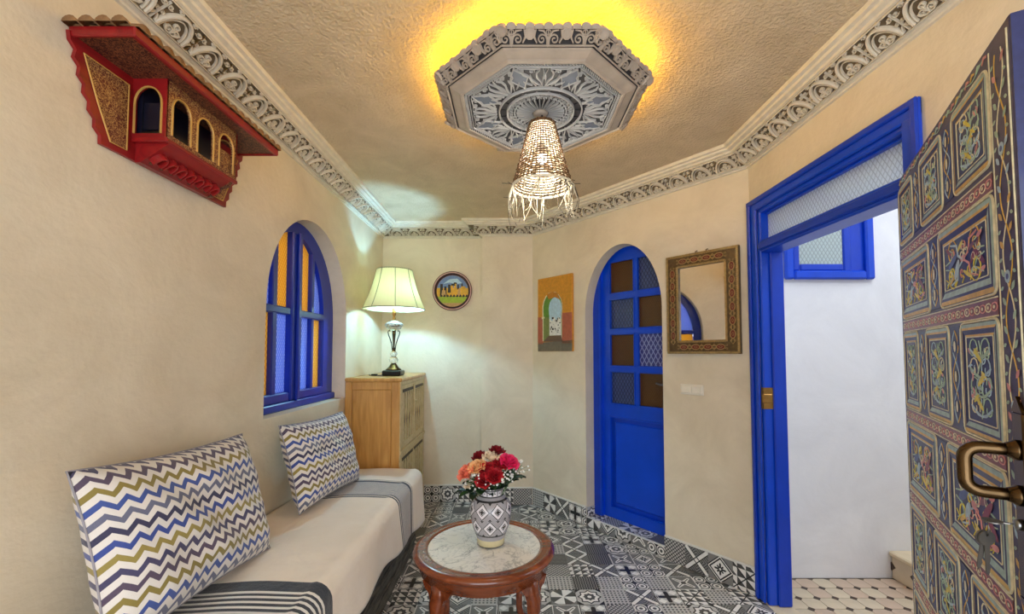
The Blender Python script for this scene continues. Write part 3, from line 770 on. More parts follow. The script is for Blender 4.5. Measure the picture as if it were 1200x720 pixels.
def lamp(name, loc, power, col, r, parent):
    l = bpy.data.lights.new(name, 'POINT'); l.energy = power; l.color = col; l.shadow_soft_size = r
    o = bpy.data.objects.new(name, l); COL.objects.link(o); o.parent = parent; o.location = loc; return o
lamp('pendant_light', (0, 0, .125), 23, (1, .92, .78), .03, pd)

# ------------------------------------------------------------------ red carved balcony ornament on the left wall
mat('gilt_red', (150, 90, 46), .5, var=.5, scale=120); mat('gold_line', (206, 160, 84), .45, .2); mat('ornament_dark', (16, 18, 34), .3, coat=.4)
mat('clay_tile', (150, 112, 74), .65, var=.3, scale=30); mat('orange_paint', (196, 92, 40), .5)
def filigree(name, c1, c2, sc):
    m, nt, b = new_mat(name); tc = nt.nodes.new('ShaderNodeTexCoord'); v = nt.nodes.new('ShaderNodeTexVoronoi'); v.feature = 'DISTANCE_TO_EDGE'; v.inputs['Scale'].default_value = sc
    n = nt.nodes.new('ShaderNodeTexNoise'); n.inputs['Scale'].default_value = sc * .6; mxv = nt.nodes.new('ShaderNodeMix'); mxv.data_type = 'VECTOR'; mxv.inputs[0].default_value = .12
    nt.links.new(tc.outputs['Object'], n.inputs['Vector']); nt.links.new(tc.outputs['Object'], mxv.inputs[4]); nt.links.new(n.outputs['Color'], mxv.inputs[5])
    nt.links.new(mxv.outputs[1], v.inputs['Vector']); nt.links.new(ramp(nt, v.outputs['Distance'], [(.04, lin(c2)), (.12, lin(c1))]), b.inputs['Base Color']); b.inputs['Roughness'].default_value = .5; MATS[name] = m
filigree('gilt_filigree', (96, 30, 20), (184, 142, 84), 62); filigree('dark_filigree', (52, 14, 12), (140, 84, 54), 60)
bo = thing('balcony_ornament', 'red carved wooden balcony ornament with tiny tiled roof on the wall', 'wall ornament', off(FL, 1.54, 2.03))
# local x = along wall, y up, z out; body spans x -.18..+.17
bx0, bx1, bz = -.178, .172, .122
sc_pts = [(-.385, .275)]
for i in range(7):
    t = i / 6; x = -.375 + .10 * t ** 1.15; yy = .25 - .25 * t; sc_pts += [(x - .006, yy), (x + .012, yy - .016)]
sc_pts[-1] = (-.27, .0)
mir = [(-x, y) for x, y in sc_pts[::-1]]
MB().prism(sc_pts + mir, 0.001, .012).build('backboard', 'red_wood', bo)
for s in (-1, 1):
    MB().prism([(s * .345, .235), (s * .20, .235), (s * .2, .02), (s * .255, .02), (s * .30, .12)], .011, .015).build('painted_panel', 'gilt_filigree', bo)
    g = MB(); g.ribbon([(s * .345, .235), (s * .20, .235), (s * .2, .02), (s * .255, .02), (s * .30, .12)], .005, .003, 0, None, True, .014); g.build('panel_outline', 'gold_line', bo)
MB().box((-.375, .268, .001), (.355, .285, .18)).build('roof_board', 'dark_filigree', bo)
g = MB(); g.box((-.38, .262, .172), (.36, .292, .19), 0, .004); g.box((-.38, .262, .001), (-.366, .292, .18), 0, .004); g.box((.346, .262, .001), (.36, .292, .18), 0, .004); g.build('eave_board', 'red_wood', bo)
MB().prism([(.001, .285), (.19, .287), (.001, .305)], -.37, .35, 0, lambda p: Vector((p.z, p.y, p.x))).build('roof_slope', 'clay_tile', bo)
rt = MB()
rt.add([(r_ * .021 * math.cos(a), r_ * .019 * math.sin(a) + dy, zz) for (zz, dy, r_) in ((0, 0, 1), (.2, 0, .8)) for a in [PI * i / 6 for i in range(7)]] , [(i, i + 1, i + 8, i + 7) for i in range(6)] + [list(range(7))[::-1], list(range(7, 14))], 0, True)
rtm = rt.mesh('roof_tile', 'clay_tile')
slope = math.atan2(.016, .19)
for i in range(17):
    x = -.355 + .70 * i / 16
    link('roof_tile', rtm, bo, T3((x, .290, .198)) @ Matrix.Rotation(slope, 4, 'X') @ Matrix.Rotation(PI, 4, 'Y'))
for i in range(4):
    for s in (-1, 1): link('roof_tile', rtm, bo, T3((s * .383 - .015, .290, .022 + .046 * i)) @ Matrix.Rotation(s * .08, 4, 'Z') @ Matrix.Rotation(-s * PI / 2, 4, 'Y') @ Matrix.Scale(.55, 4, (0, 0, 1)))
# body: front with three arches, two sides with one, floor and dark inside
def ahole(cx, w, y0, ys, ya): return arch_poly(cx - w / 2, cx + w / 2, y0, ys, ya, 12)
fh = [ahole(bx0 + .062 + k * .113, .082, .09, .185, .23) for k in range(3)]
MB().prism([(bx0, .07), (bx1, .07), (bx1, .268), (bx0, .268)], bz - .008, bz, 0, None, fh).build('arcade_front', 'gilt_filigree', bo)
for hpoly in fh:
    g = MB(); g.ribbon(hpoly[1:] + [hpoly[0]], .007, .004, 0, None, False, bz); g.build('arch_trim', 'gold_line', bo)
sh = ahole(.064, .088, .085, .185, .24)
for s, x in ((-1, bx0), (1, bx1)):
    SM = T3((x, 0, 0)) @ Matrix.Rotation(-PI / 2, 4, 'Y')
    MB().prism([(.012, .07), (bz, .07), (bz, .268), (.012, .268)], -.004, .004, 0, None, [sh]).build('arcade_side', 'red_wood', bo, SM)
    g = MB(); g.ribbon(sh[1:] + [sh[0]], .006, .004, 0, None, False, .004); g.build('arch_trim', 'gold_line', bo, SM)
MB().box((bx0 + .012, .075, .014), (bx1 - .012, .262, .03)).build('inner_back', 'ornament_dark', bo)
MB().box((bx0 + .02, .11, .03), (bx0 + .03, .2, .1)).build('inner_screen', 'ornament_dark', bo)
for k in range(3): MB().box((bx0 + .025 + k * .113, .088, bz - .02), (bx0 + .03 + k * .113, .19, bz - .008)).build('jamb_strip', 'orange_paint', bo)
g = MB(); g.box((bx1 - .09, .09, bz - .014), (bx1 - .02, .17, bz - .010)); g.build('shutter', 'gilt_filigree', bo)
MB().box((bx0 - .006, .058, .0115), (bx1 + .006, .074, bz + .006), 0, .003).build('balcony_floor', 'red_wood', bo)
# sloping corbel with little arches
MB().prism([(.0115, -.004), (.03, -.004), (bz, .058), (.0115, .058)], bx0 + .012, bx1 - .03, 0, lambda p: Vector((p.z, p.y, p.x))).build('corbel', 'red_wood', bo)
sl_ = Vector((0, .062, bz - .03)).normalized(); zo = Vector((1, 0, 0)).cross(sl_); 
CM = Matrix((Vector((1, 0, 0)), sl_, zo)).transposed().to_4x4(); CM.translation = Vector((0, -.004, .03))
nic = MB(); nic.ribbon(arc(0, .035, .0155, -20, 200, 10, .03), .009, .022); nic.flat(arc(0, .035, .013, 0, 360, 12, .028), .001, 1); nic = nic.mesh('corbel_niche', ['red_wood', 'dark_filigree'])
if zo.y > 0: CM = CM @ Matrix.Rotation(PI, 4, 'Y')
for k in range(7): link('corbel_niche', nic, bo, T3((bx0 + .04 + k * .042, 0, 0)) @ CM)
MB().prism([(.012, -.004), (.04, -.004), (.05, .012), (.07, .016), (.08, .034), (.11, .04), (.118, .058), (.012, .058)], bx1 - .03, bx1 - .012, 0, lambda p: Vector((p.z, p.y, p.x))).build('corbel_end', 'dark_filigree', bo)

# ------------------------------------------------------------------ sofa, throw, cushions
def ridged(name, c1, c2):
    m, nt, b = new_mat(name); tc = nt.nodes.new('ShaderNodeTexCoord'); mp = nt.nodes.new('ShaderNodeMapping'); mp.inputs['Scale'].default_value = (60, 5, 60)
    nt.links.new(tc.outputs['Object'], mp.inputs[0]); n = nt.nodes.new('ShaderNodeTexNoise'); n.inputs['Scale'].default_value = 2; n.inputs['Detail'].default_value = 5
    nt.links.new(mp.outputs[0], n.inputs['Vector']); nt.links.new(ramp(nt, n.outputs['Fac'], [(.35, lin(c1)), (.65, lin(c2))]), b.inputs['Base Color'])
    b.inputs['Roughness'].default_value = .6; bump(nt, b, n.outputs['Fac'], .9, .012); MATS[name] = m
ridged('dark_weave', (36, 34, 30), (104, 98, 86))
SY0, SY1, SZ = .45, 3.14, .565
so = thing('sofa', 'low built banquette sofa with dark ridged base along the wall', 'sofa', at(0, 0, 0))
pf = [(-1.246, .002), (-.70, .002)]
for k in range(9): pf += [(-.692 if k % 2 else -.704, .02 + .04 * k), (-.692 if k % 2 else -.704, .045 + .04 * k)]
pf += [(-.70, .40), (-1.246, .40)]
MB().prism(pf, SY0, SY1, 0, lambda p: Vector((p.x, p.z, p.y))).build('base', 'dark_weave', so)
mat('mattress_cloth', (214, 196, 172), .85)
MB().box((-1.245, SY0, .395), (-.66, SY1 + .01, SZ - .012), 0, .05).build('mattress', 'mattress_cloth', so)
def throw_mat():
    m, nt, b = new_mat('throw_cloth'); tc = nt.nodes.new('ShaderNodeTexCoord'); sp = nt.nodes.new('ShaderNodeSeparateXYZ'); nt.links.new(tc.outputs['Object'], sp.inputs[0])
    y = X(nt, sp.outputs[1]); nn = noise(nt, 5, 4)
    base = ramp(nt, nn, [(.3, lin((240, 224, 204))), (.7, lin((248, 234, 216)))])
    dark = ((y.between(2.735, 2.765)) + y.between(2.78, 2.786) + y.between(2.455, 2.472) + y.between(2.482, 2.497) + y.between(1.50, 1.562) + y.between(1.478, 1.486)).mn(1)
    grey = (y.between(2.497, 2.735) * ((y * 62).fr() < .62) + 0).mn(1)
    near = y.between(1.02, 1.478) * ((y * 36).fr() < .55); band = y.between(1.02, 1.5)
    def mix(c1, f, c2):
        k = nt.nodes.new('ShaderNodeMix'); k.data_type = 'RGBA'; nt.links.new(f.v, k.inputs[0]); nt.links.new(c1, k.inputs[6]); k.inputs[7].default_value = lin(c2); return k.outputs[2]
    c = mix(base, band, (232, 228, 220)); c = mix(c, grey, (112, 114, 128)); c = mix(c, near, (34, 34, 44)); c = mix(c, dark, (26, 28, 40))
    nt.links.new(c, b.inputs['Base Color']); b.inputs['Roughness'].default_value = .9; b.inputs['Sheen Weight'].default_value = .3
    bump(nt, b, X(nt, noise(nt, 9, 3)) * 2 + X(nt, noise(nt, 240, 2)) * .25, .35, .02); MATS['throw_cloth'] = m
throw_mat()
def hem(y):
    k = [(0.4, .34), (1.7, .35), (2.05, .34), (2.5, .29), (2.9, .235), (3.17, .2)]
    for (a, u), (b_, v) in zip(k, k[1:]):
        if y <= b_: return u + (v - u) * (y - a) / (b_ - a)
    return k[-1][1]
def throw_pt(u, v):
    y = .5 + (3.155 - .5) * v; e = max(0, (y - 3.06) / .095); wob = .006 * math.sin(y * 9) + .004 * math.sin(y * 23 + 1)
    hz = hem(y) + wob; R = .06
    top = .575 + .004 * math.sin(y * 7 + u * 5) - .03 * e * e
    xs = -1.242; xf = -.645 - .02 * e * e; L1 = (xf - R) - xs; L2 = R * PI / 2; L3 = (top - R) - hz; s = u * (L1 + L2 + L3)
    if s < L1: return (xs + s, y, top - .004 * math.sin(s * 14))
    if s < L1 + L2:
        a = (s - L1) / R; return (xf - R + R * math.sin(a), y, top - R + R * math.cos(a))
    d = s - L1 - L2; return (xf + .012 * math.sin(y * 11) * (d / L3) + .016 * d / L3, y, top - R - d)
g = MB(); g.grid(44, 110, throw_pt)
# end flap folded down at the far end
g.grid(22, 6, lambda u, v: tuple(Vector(throw_pt(u * .6, 1)) + Vector((0, .004 + .012 * math.sin(v * 1.5), -.12 * v))))
th_o = tag(g.build('throw_blanket', 'throw_cloth', None, None, False), 'beige woven throw with black and grey striped bands over the sofa', 'blanket')
md = th_o.modifiers.new('thickness', 'SOLIDIFY'); md.thickness = .005; md.offset = 1

def zig():
    m, nt, b = new_mat('zigzag_cloth'); u, v = uv_xy(nt)
    t = v * 13 + (u * 15).tri() * .62; idx = ((t / 8).fr() * 8).fl(); f = t.fr()
    col = ramp(nt, (idx + .5) / 8, [(0, lin((58, 56, 84))), (.125, lin((104, 106, 128))), (.25, lin((64, 84, 150))), (.375, lin((138, 122, 60))), (.5, lin((86, 72, 92))), (.625, lin((70, 66, 98))), (.75, lin((150, 134, 70))), (.875, lin((58, 76, 146)))], True)
    k = nt.nodes.new('ShaderNodeMix'); k.data_type = 'RGBA'; nt.links.new((f < .47).v, k.inputs[0]); k.inputs[6].default_value = lin((224, 217, 208)); nt.links.new(col, k.inputs[7])
    nt.links.new(k.outputs[2], b.inputs['Base Color']); b.inputs['Roughness'].default_value = .85; b.inputs['Sheen Weight'].default_value = .2
    bump(nt, b, X(nt, noise(nt, 14, 3)) * 1.5 + X(nt, noise(nt, 300, 2)) * .3, .3, .012); MATS['zigzag_cloth'] = m
zig(); mat('seam_cloth', (150, 146, 152), .85, var=.2)
def cushion(label, M, w, h, t, seed):
    rn = random.Random(seed); ph = [rn.uniform(0, 6) for _ in range(6)]; g = MB()
    def surf(side):
        def fn(u, v):
            a, c = u * 2 - 1, v * 2 - 1
            k = ((1 - a ** 4) * (1 - c ** 4)) if abs(a) < 1 and abs(c) < 1 else 0
            thick = t / 2 * max(0, k) ** .62 * (1 + .06 * math.sin(3 * a + ph[0]) * math.sin(4 * c + ph[1]))
            pin = 1 - .07 * (1 - a * a) * 0; x = a * w / 2 * (1 - .055 * (1 - c * c)); y = c * h / 2 * (1 - .07 * (1 - a * a))
            wr = .009 * math.sin(9 * a + 6 * c + ph[2]) * (1 - abs(a)) ** .3 * max(0, k) + .006 * math.sin(13 * c - 4 * a + ph[3]) * max(0, k)
            return (x, y, side * (thick + wr))
        return fn
    c = thing('cushion', label, 'cushion', M, 'zigzag cushions on the sofa')
    g = MB(); g.grid(36, 28, surf(1)); g.grid(36, 28, surf(-1)); g.build('cover', 'zigzag_cloth', c, None, True)
    g = MB(); e = [surf(1)(u, v) for (u, v) in [(i / 20, 0) for i in range(20)] + [(1, i / 14) for i in range(14)] + [(1 - i / 20, 1) for i in range(20)] + [(0, 1 - i / 14) for i in range(14)]]
    g.tube(e, .003, 6, 0, True, None, True); g.build('seam_piping', 'seam_cloth', c)
def lean(y, x, z, yaw, back, roll):
    return T3((x, y, z)) @ Matrix.Rotation(yaw, 4, 'Z') @ frame((0, 0, 0), (0, 1, 0)) @ Matrix.Rotation(-back, 4, 'X') @ Matrix.Rotation(roll, 4, 'Z')
cushion('large zigzag cushion on the sofa leaning under the red balcony ornament', lean(1.47, -1.085, .840, .0, .30, -.05), .71, .49, .20, 1)
cushion('smaller zigzag cushion on the sofa below the arched window', lean(2.475, -1.08, .811, -.10, .28, -.02), .64, .45, .18, 2)

# ------------------------------------------------------------------ cabinet in the corner
cb = thing('cabinet', 'honey wood corner cabinet with carved double doors', 'cabinet', at(-1.247, 3.2, 0))
CW, CD, CH = .415, .86, 1.215      # x, y, z
MB().box((.0, .012, .02), (CW - .018, CD, CH - .03)).build('body', 'cabinet_wood', cb)
MB().box((0, -.012, CH - .032), (CW + .012, CD + .01, CH), 0, .008).build('top', 'cabinet_wood', cb)
for a, b_ in (((0, -.002, .0), (.05, .014, CH - .03)), ((CW - .068, -.002, .0), (CW - .002, .014, CH - .03)), ((.05, -.001, CH - .09), (CW - .068, .014, CH - .03)), ((.05, -.001, .0), (CW - .068, .014, .09))):
    MB().box(a, b_, 0, .005).build('side_frame', 'cabinet_wood', cb)
MB().box((.055, .004, .09), (CW - .07, .02, CH - .09), 0, .004).build('side_panel', 'cabinet_wood', cb)
FD = frame((CW - .016, 0, 0), (0, 1, 0))       # local frame of the front: x along +y, y up, z out to +x
def cpart(g, name, m, parent=cb): return g.build(name, m, parent, FD if parent is cb else None)
mat('carved_dark', (70, 52, 30), .6, var=.3, scale=40)
cpart(MB().box((.0, .0, 0), (.04, CH - .03, .016), 0, .004), 'face_stile', 'cabinet_pale'); cpart(MB().box((CD - .04, 0, 0), (CD, CH - .03, .016), 0, .004), 'face_stile', 'cabinet_pale')
cpart(MB().box((.0, .64, 0), (CD, .672, .026), 0, .005), 'face_rail', 'cabinet_pale'); cpart(MB().box((.0, CH - .06, 0), (CD, CH - .03, .018), 0, .004), 'face_rail', 'cabinet_pale')
cpart(MB().box((.0, 0, 0), (CD, .06, .016), 0, .004), 'face_rail', 'cabinet_pale')
for (z0, z1) in ((.675, CH - .062), (.064, .636)):
    for k in range(2):
        a, b_ = (.044, CD / 2 - .003) if k == 0 else (CD / 2 + .003, CD - .044); w = b_ - a; h = z1 - z0
        hole = [(.045, .05), (w - .045, .05), (w - .045, h - .06), (.045, h - .06)]
        dr = MB().prism([(0, 0), (w, 0), (w, h), (0, h)], .0, .016, 0, None, [hole]).build('door', 'cabinet_pale', cb, FD @ T3((a, z0, 0)))
        MB().box((.04, .045, .0), (w - .04, h - .055, .006)).build('dark_panel', 'carved_dark', dr)
        for q in range(4):
            x = .045 + (w - .09) * (q + .5) / 4
            g = MB(); g.prism([(x - .022, .05), (x + .022, .05), (x + .022, h * .28), (x + .008, h * .42), (x + .022, h * .55), (x + .022, h - .1), (x + .012, h - .06), (x - .012, h - .06), (x - .022, h - .1), (x - .022, h * .55), (x - .008, h * .42), (x - .022, h * .28)], .005, .012)
            g.build('carved_bar', 'cabinet_pale', dr)
        MB().box((.02, h - .055, .015), (w - .02, h - .03, .019), 0, .002).build('dark_inlay', 'carved_dark', dr)
    if z0 > .5:
        g = MB(); g.box((CD / 2 - .022, z0 + .2, .016), (CD / 2 + .022, z1 - .01, .026), 0, .006); g.box((CD / 2 - .05, z1 - .16, .026), (CD / 2 + .05, z1 - .145, .034), 0, .004); cpart(g, 'latch', 'cabinet_pale')

# ------------------------------------------------------------------ table lamp on the cabinet
lp = thing('table_lamp', 'table lamp with pleated cream shade and cut glass stem on the cabinet', 'lamp', at(-.975, 3.52, CH))
m, nt, b = new_mat('lamp_glass'); b.inputs['Base Color'].default_value = (.93, .97, .97, 1); b.inputs['Transmission Weight'].default_value = .85; b.inputs['Roughness'].default_value = .06; b.inputs['IOR'].default_value = 1.45
bump(nt, b, noise(nt, 70, 1), .3, .01); MATS['lamp_glass'] = m
MB().box((-.075, -.075, .001), (.075, .075, .045), 0, .008).build('plinth', 'black_metal', lp)
MB().lathe([(.066, .045), (.06, .055), (.04, .07), (.026, .092), (.02, .1), (.0, .1)], 28).build('metal_foot', 'bronze', lp)
MB().lathe([(0, .1), (.018, .1), (.03, .112), (.038, .13), (.03, .148), (.016, .156), (.024, .166), (.032, .18), (.022, .196), (.012, .2), (0, .2)], 20).build('glass_balls', 'lamp_glass', lp)
for s in range(4):
    a = s * PI / 2 + .5; pts = [(.01, .2), (.014, .23), (.018, .26), (.03, .3), (.044, .335), (.048, .36), (.04, .372), (.032, .362)]
    MB().tube([(r * math.cos(a), r * math.sin(a), z) for r, z in pts], .0045, 6).build('scroll_arm', 'black_metal', lp)
MB().lathe([(.012, .2), (.016, .21), (.012, .222), (.008, .23), (.007, .36), (.02, .368), (.0, .37)], 14).build('stem', 'bronze', lp)
g = MB(); pr = [(0, .366), (.03, .368), (.052, .385), (.07, .41), (.072, .42), (.066, .43), (.045, .44), (.02, .452), (0, .452)]
v, fs = [], []; n = 36
for (r, z) in pr:
    for i in range(n): rr = r * (1 + .05 * (i % 2)); v.append((rr * math.cos(2 * PI * i / n), rr * math.sin(2 * PI * i / n), z))
for j in range(len(pr) - 1):
    for i in range(n): fs.append((j * n + i, j * n + (i + 1) % n, (j + 1) * n + (i + 1) % n, (j + 1) * n + i))
g.add(v, fs); g.build('cut_glass_bowl', 'lamp_glass', lp)
MB().lathe([(.012, .45), (.014, .47), (.01, .49), (.016, .5), (.016, .55), (.006, .56), (.004, .88), (.0, .885)], 12).build('socket_rod', 'brass', lp)
m, nt, b = new_mat('shade_cloth'); out = nt.nodes['Material Output']; tr = nt.nodes.new('ShaderNodeBsdfTranslucent'); tr.inputs[0].default_value = lin((236, 206, 128)); b.inputs['Base Color'].default_value = lin((240, 230, 190)); b.inputs['Roughness'].default_value = .9
mx = nt.nodes.new('ShaderNodeMixShader'); mx.inputs[0].default_value = .1; nt.links.new(b.outputs[0], mx.inputs[1]); nt.links.new(tr.outputs[0], mx.inputs[2]); nt.links.new(mx.outputs[0], out.inputs[0]); MATS['shade_cloth'] = m
mat('shade_trim', (176, 172, 140), .8)
SB, ST, zb, zt = .248, .142, .548, .872
g = MB(); v, fs = [], []; n = 144
for j in range(9):
    t = j / 8; r = SB + (ST - SB) * t - .012 * math.sin(PI * t); z = zb + (zt - zb) * t
    for i in range(n): rr = r + (.0016 if i % 3 == 0 else -.0012); v.append((rr * math.cos(2 * PI * i / n), rr * math.sin(2 * PI * i / n), z))
for j in range(8):
    for i in range(n): fs.append((j * n + i, j * n + (i + 1) % n, (j + 1) * n + (i + 1) % n, (j + 1) * n + i))
g.add(v, fs, 0, True); sh_o = g.build('shade', 'shade_cloth', lp)
for r_, z_ in ((SB, zb), (ST, zt)): MB().tube([(r_ * math.cos(2 * PI * i / 48), r_ * math.sin(2 * PI * i / 48), z_) for i in range(48)], .0045, 6, 0, True, None, True).build('shade_hoop', 'shade_trim', sh_o)
for k in range(8):
    a = 2 * PI * k / 8 + .3
    MB().tube([((SB + (ST - SB) * t - .012 * math.sin(PI * t) + .002) * math.cos(a), (SB + (ST - SB) * t - .012 * math.sin(PI * t) + .002) * math.sin(a), zb + (zt - zb) * t) for t in [i / 8 for i in range(9)]], .003, 5).build('shade_rib', 'shade_trim', sh_o)
for k in range(3):
    a = 2 * PI * k / 3; MB().tube([(0, 0, .868), (ST * math.cos(a), ST * math.sin(a), zt)], .0025, 5).build('spider_wire', 'brass', lp)
m, nt, b = new_mat('bulb_cool'); b.inputs['Emission Color'].default_value = (.88, 1, .98, 1); b.inputs['Emission Strength'].default_value = 14; MATS['bulb_cool'] = m
MB().ball((0, .0, .64), .03, 12, 8, 0, None, (1, 1, 1.3)).build('bulb', 'bulb_cool', lp)
lamp('table_light', (.045, 0, .66), 28, (.29, .66, 1.0), .03, lp)
g = MB(); g.tube([(-.06, .02, .008), (-.1, -.03, .004), (-.14, -.05, .004), (-.19, -.02, .004), (-.22, .06, .004), (-.25, .16, .004)], .003, 6); g.box((-.165, -.062, .0015), (-.115, -.038, .016), 0, .004); g.build('cord_switch', 'black_metal', lp)

# ------------------------------------------------------------------ pictures on the walls
for nm, cc in dict(p_orange=(206, 140, 34), p_orange2=(186, 118, 26), p_terra=(172, 92, 66), p_cream=(222, 212, 176), p_green=(92, 138, 42), p_green2=(120, 132, 66), p_sky=(176, 206, 222), p_white=(226, 224, 216), p_dark=(44, 38, 32), p_grey=(112, 104, 88),
                   p_floor=(104, 80, 62), p_lime=(156, 176, 44), p_gold=(222, 168, 44), p_plum=(64, 34, 34), p_blue=(110, 136, 180), p_ochre=(192, 150, 92), p_rose=(206, 160, 150)).items(): mat(nm, cc, .55, var=.14, scale=40)
pw, phh = .425, .665
pa = thing('canvas_painting', 'canvas painting of a green archway in an orange wall', 'painting', off(FC, .095, 1.415, .0005))
MB().box((0, 0, 0), (pw, phh, .022), 0, .003).build('canvas', 'p_orange', pa)
names = ['p_orange', 'p_orange2', 'p_terra', 'p_cream', 'p_green', 'p_green2', 'p_sky', 'p_white', 'p_dark', 'p_grey', 'p_floor']
g = MB(); ip = lambda P: [(x * pw, y * phh) for x, y in P]
def mk(P, z, k): g.flat(ip(P), .022 + z * .0003, k)
mk([(.002, .1), (.16, .1), (.16, .47), (.002, .47)], 1, 2); mk([(.72, .1), (.998, .1), (.998, .5), (.72, .5)], 1, 2); mk([(.002, .002), (.998, .002), (.998, .14), (.002, .12)], 1, 9)
arh = [(.15, .14), (.72, .14), (.72, .46)] + [(.44 + .3 * math.cos(math.radians(a)), .58 + .22 * math.sin(math.radians(a))) for a in range(-10, 191, 20)] + [(.15, .46)]
mk(arh, 2, 3); mk([(x * .92 + .045, y * .985 + .002) for x, y in arh], 3, 4); mk([(.2, .15), (.36, .15), (.36, .46), (.2, .46)], 4, 5)
mk([(.36, .16), (.70, .16), (.70, .46)] + [(.53 + .19 * math.cos(math.radians(a)), .56 + .16 * math.sin(math.radians(a))) for a in range(-20, 201, 20)] + [(.36, .46)], 5, 6)
mk([(.36, .2), (.70, .2), (.70, .42), (.62, .45), (.56, .41), (.5, .46), (.44, .4), (.36, .44)], 6, 7)
rn = random.Random(5)
for _ in range(22):
    x, yy = rn.uniform(.38, .66), rn.uniform(.24, .44); w_, h_ = rn.uniform(.01, .05), rn.uniform(.008, .03); mk([(x, yy), (x + w_, yy), (x + w_, yy + h_), (x, yy + h_)], 7, 8)
mk([(.17, .13), (.74, .13), (.70, .21), (.34, .21)], 8, 10); mk([(.28, .77), (.34, .7), (.52, .72), (.68, .68), (.6, .77), (.45, .8)], 8, 1); mk([(.13, .44), (.22, .45), (.22, .47), (.13, .47)], 9, 3)
g.build('painted_picture', names, pa)

pl = thing('wall_plate', 'round painted plate with yellow castle landscape on the wall', 'plate', off(FB, -.572, 1.995, .001))
MB().lathe([(0, 0), (.15, .0), (.185, .018), (.19, .028), (.182, .032), (.168, .028), (.15, .012), (.0, .012)], 48).build('dish', 'p_rose', pl)
g = MB(); g.lathe([(.152, .0145), (.168, .0295), (.172, .031), (.166, .0305)], 48, 0, True, None, False); g.lathe([(.183, .0325), (.187, .0305), (.1895, .029)], 48, 0, True, None, False); g.build('dark_rim_band', 'p_plum', pl)
nm = ['p_sky', 'p_blue', 'p_lime', 'p_gold', 'p_dark', 'p_ochre', 'p_green']; g = MB(); R = .152
def half(y0, y1): 
    a0 = math.asin(y0); a1 = math.asin(y1); return [(R * math.cos(a0 + (a1 - a0) * i / 10), R * math.sin(a0 + (a1 - a0) * i / 10)) for i in range(11)] + [(-R * math.cos(a1 + (a0 - a1) * i / 10), R * math.sin(a1 + (a0 - a1) * i / 10)) for i in range(11)]
def pk(P, z, k): g.flat(P, .0125 + z * .0003, k)
pk(half(-.05, .999), 1, 1); pk(half(-.999, -.75), 1, 5); pk(half(-.75, -.3), 1, 2); pk(half(-.35, .2), 2, 3)
pk([(R * x, R * y) for x, y in ((-.6, .45), (-.2, .75), (.3, .8), (.6, .5), (.2, .45), (-.2, .55))], 2, 0)
for x, w_, h0, h1, k in ((-.8, .22, -.3, .45, 4), (-.55, .2, -.3, .3, 4), (-.3, .2, -.1, .42, 4), (-.15, .22, -.3, .35, 3), (.08, .2, -.3, .5, 3), (.32, .2, -.3, .15, 5), (.5, .36, -.3, .3, 3), (-.1, .28, .35, .46, 4), (.06, .24, .46, .55, 4), (.3, .12, .1, .42, 4), (-.7, .3, -.3, .05, 5), (.55, .1, .3, .5, 4)):
    pk([(R * x, R * h0), (R * (x + w_), R * h0), (R * (x + w_ * .85), R * h1), (R * (x + w_ * .15), R * h1)], 3 + k * .3, k)
for i in range(9):
    x = -.8 + i * .2; pk([(R * x, -.36 * R), (R * (x + .12), -.38 * R), (R * (x + .2), -.32 * R), (R * (x + .1), -.2 * R)], 5, 4)
g.build('painted_scene', nm, pl)

# ------------------------------------------------------------------ mirror
mi_o = thing('wall_mirror', 'rectangular mirror in embossed brass frame with red oval insets', 'mirror', off(FC, 1.395, 1.395, .0005))
mw, mh, fw = .478, .66, .088
mat('mirror_frame', (104, 84, 54), .42, .45, var=.4, scale=50); mat('mirror_brass', (196, 168, 112), .38, .6, var=.25, scale=60); mat('mirror_red', (120, 34, 26), .4)
m, nt, b = new_mat('mirror_glass'); b.inputs['Base Color'].default_value = (.9, .9, .9, 1); b.inputs['Metallic'].default_value = 1; b.inputs['Roughness'].default_value = .02; MATS['mirror_glass'] = m
MB().box((fw - .01, fw - .01, .004), (mw - fw + .01, mh - fw + .01, .012)).build('glass', 'mirror_glass', mi_o)
MB().box((.01, .01, .0), (mw - .01, mh - .01, .006)).build('back_board', 'mirror_frame', mi_o)
for P in ([(0, 0), (mw, 0), (mw - fw, fw), (fw, fw)], [(mw, 0), (mw, mh), (mw - fw, mh - fw), (mw - fw, fw)], [(mw, mh), (0, mh), (fw, mh - fw), (mw - fw, mh - fw)], [(0, mh), (0, 0), (fw, fw), (fw, mh - fw)]):
    MB().prism(P, .003, .022).build('frame_side', 'mirror_frame', mi_o)
for d, w_ in ((.009, .016), (fw - .008, .014)):
    g = MB(); a0, a1, b0, b1 = d, mw - d, d, mh - d
    g.ribbon([(a0, b0), (a1, b0), (a1, b1), (a0, b1)], w_, .007, 0, None, True, .021)
    for (p, q) in (((a0, b0), (a1, b0)), ((a1, b0), (a1, b1)), ((a1, b1), (a0, b1)), ((a0, b1), (a0, b0))):
        p, q = Vector(p), Vector(q); L = (q - p).length; n = int(L / .009); dd = (q - p) / L; nn = Vector((-dd.y, dd.x))
        for k in range(n):
            c_ = p + dd * (L * (k + .5) / n); g.ribbon([c_ - nn * w_ * .5 - dd * .004, c_ + nn * w_ * .5 + dd * .004], .0045, .005, 0, None, False, .027)
    g.build('rope_moulding', 'mirror_brass', mi_o)
ov = MB(); ov.ribbon(arc(0, 0, .027, 0, 330, 11, .016), .006, .006, 0, None, True, .021); ov.flat(arc(0, 0, .026, 0, 360, 12, .015), .0225, 1)
ov.ribbon([(-.012, 0), (0, .006), (.012, 0), (0, -.006)], .003, .004, 0, None, True, .0225)
